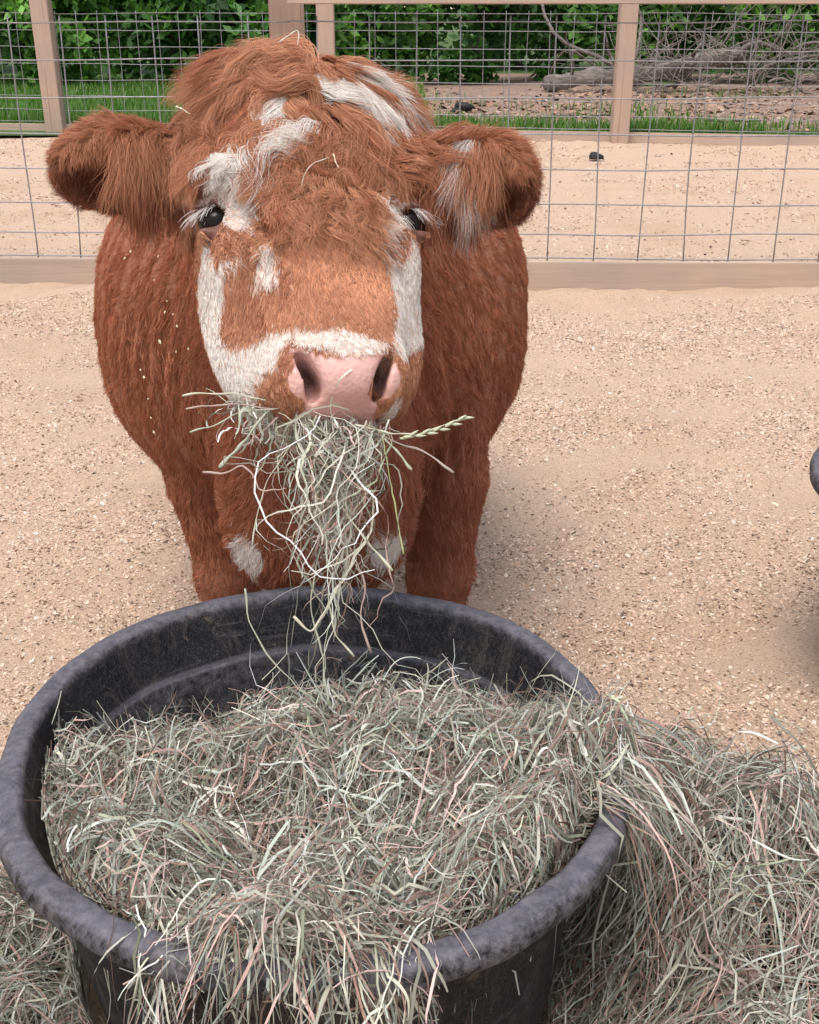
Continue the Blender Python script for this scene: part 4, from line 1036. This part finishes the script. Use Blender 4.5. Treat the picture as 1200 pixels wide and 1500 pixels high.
def stem(name, pix, depth, w, col, lab=None, parent=None, taper=.6):
    """one stalk through a few places in the photo, at their depth"""
    c = np.array([at(px, py, dd) for (px, py), dd in zip(pix, depth)]); t = np.linspace(0, 1, len(c)); T = np.linspace(0, 1, 20)
    P_ = np.stack([np.interp(T, t, c[:, j]) for j in range(3)], -1)
    for _ in range(3): P_[1:-1] = .25 * P_[:-2] + .5 * P_[1:-1] + .25 * P_[2:]
    P_ = P_ + wnoise(P_, 120, int(pix[0][0]), 3) * .0011 + wnoise(P_, 320, int(pix[0][1]), 3) * .0005
    Vs, Fs = tube(P_, .72 * w * (1 - (1 - taper) * T) * (1 + .3 * np.sin(T * 17)), 5); Vs[:, 1] = Vs[:, 1]; me = pymesh(name, Vs, Fs, None); 
    a_ = me.attributes.new('col', 'FLOAT_COLOR', 'POINT'); a_.data.foreach_set('color', np.tile(np.array([*col, 1], np.float32), len(Vs))); me.materials.append(M['hay'])
    o_ = obj(name, me, parent)
    if lab: tag(o_, lab, 'hay stalk')
    return o_
pale, sage, pink = (.60, .58, .44), (.46, .48, .36), (.50, .36, .31)
ST = [([(268, 579), (330, 574), (400, 590)], 1.31, .0018, pale), ([(272, 598), (330, 590), (420, 600)], 1.30, .0016, pink), ([(278, 632), (310, 625), (350, 602), (420, 598)], 1.29, .0015, sage),
      ([(322, 686), (352, 650), (388, 605)], 1.28, .0032, sage), ([(298, 692), (330, 694), (352, 676), (378, 700), (376, 722), (420, 716)], 1.27, .0018, pink), ([(664, 694), (625, 662), (580, 648), (520, 622)], 1.29, .0019, (.48, .40, .34)),
      ([(604, 688), (580, 660), (560, 640)], 1.28, .0022, sage), ([(592, 812), (582, 770), (572, 690), (560, 640)], 1.28, .0014, (.44, .46, .22)), ([(370, 800), (378, 745), (392, 700), (430, 650)], 1.28, .0012, pale),
      ([(358, 862), (362, 905), (392, 965), (440, 1008), (462, 1028)], 1.36, .0016, sage), ([(575, 835), (545, 800), (520, 770), (505, 745)], 1.27, .0022, pale), ([(430, 905), (455, 930), (480, 890), (520, 820)], 1.28, .0022, pale),
      ([(480, 1035), (474, 960), (452, 890), (470, 800)], 1.33, .0018, sage), ([(520, 960), (490, 930), (478, 870), (500, 800)], 1.30, .0016, pale), ([(542, 955), (525, 900), (540, 850), (500, 790), (480, 740)], 1.30, .0018, pink)]
for pix, dd, w, c in ST: stem('stem', pix, [dd] * len(pix), w, c, None, root)
# the seed head on its stalk
stem('stem', [(520, 622), (570, 634), (612, 638)], [1.28, 1.28, 1.28], .0018, pale, None, root)
sh = stem('seed_head', [(585, 640), (612, 637), (650, 622), (687, 611)], [1.28] * 4, .0018, (.52, .55, .38), None, root)
for k in range(11):
    q = k / 10; bx = at(590 + 88 * q, 640 - 3 * q - 25 * q * q, 1.28); s_ = 1 if k % 2 else -1
    dd_ = norm(np.array([.9, 0, .32 + s_ * .30])); t5 = np.linspace(0, 1, 6)[:, None]
    Vs, Fs = tube(bx + dd_ * .013 * t5, np.array([.0006, .0016, .0019, .0016, .0010, .0003]), 6); me = pymesh('grain', Vs, Fs, M['hay'])
    a_ = me.attributes.new('col', 'FLOAT_COLOR', 'POINT'); a_.data.foreach_set('color', np.tile(np.array([.55, .57, .40, 1], np.float32), len(Vs))); o = bpy.data.objects.new('grain', me); link(o); rel(o, sh)
    o.matrix_parent_inverse = sh.matrix_basis.inverted() if False else Matrix.Identity(4)
# stalks caught in the forelock
stem('hay_stalk', [(410, 62), (424, 50), (437, 42), (434, 68)], [1.40] * 4, .0012, (.72, .66, .55), 'pale hay stalk sticking up from the top of the cow\'s head')
stem('hay_stalk', [(257, 157), (268, 161), (280, 167)], [1.40] * 3, .0016, (.80, .74, .60), 'short cream hay stalk on the cow\'s brow above the left ear')
stem('hay_stalk', [(442, 278), (448, 250), (462, 238), (482, 232)], [1.33, 1.32, 1.32, 1.32], .0011, (.66, .58, .48), 'bent hay stalk on the middle of the cow\'s forehead')
stem('hay_stalk', [(488, 226), (492, 238), (497, 246)], [1.325] * 3, .0012, (.78, .66, .48), 'tiny yellow hay stalk on the forehead right of the bent one')
# flecks of chaff on the neck
g = np.random.default_rng(55); Vf, Ff = [], []
cand = np.nonzero((V[:, 0] > -.44) & (V[:, 0] < -.30) & (V[:, 2] > .55) & (V[:, 2] < .86) & (V[:, 1] < 2.05) & (VN[:, 1] < -.3) & (np.linalg.norm(V - EAR[0][0], axis=1) > .2))[0]
for i in g.choice(cand, 16):
    c = V[i] + VN[i] * .019; u_ = norm(np.cross(VN[i], g.normal(size=3))); v_ = np.cross(VN[i], u_); s_ = g.uniform(.002, .0055); b_ = len(Vf)
    Vf += [c - u_ * s_, c + v_ * s_ * .6 + VN[i] * .001, c + u_ * s_, c - v_ * s_ * .6, c + VN[i] * .0022]; Ff += [(b_ + q, b_ + (q + 1) % 4, b_ + 4) for q in range(4)]
tag(obj('chaff', npmesh('chaff', np.array(Vf), np.array(Ff), M['hay'], False, np.tile([.78, .70, .48], (len(Vf), 1)))), 'pale flecks of chaff stuck to the left side of the cow\'s neck', 'chaff', kind='stuff')
print('all done', round(time.time() - T0, 1), 's')
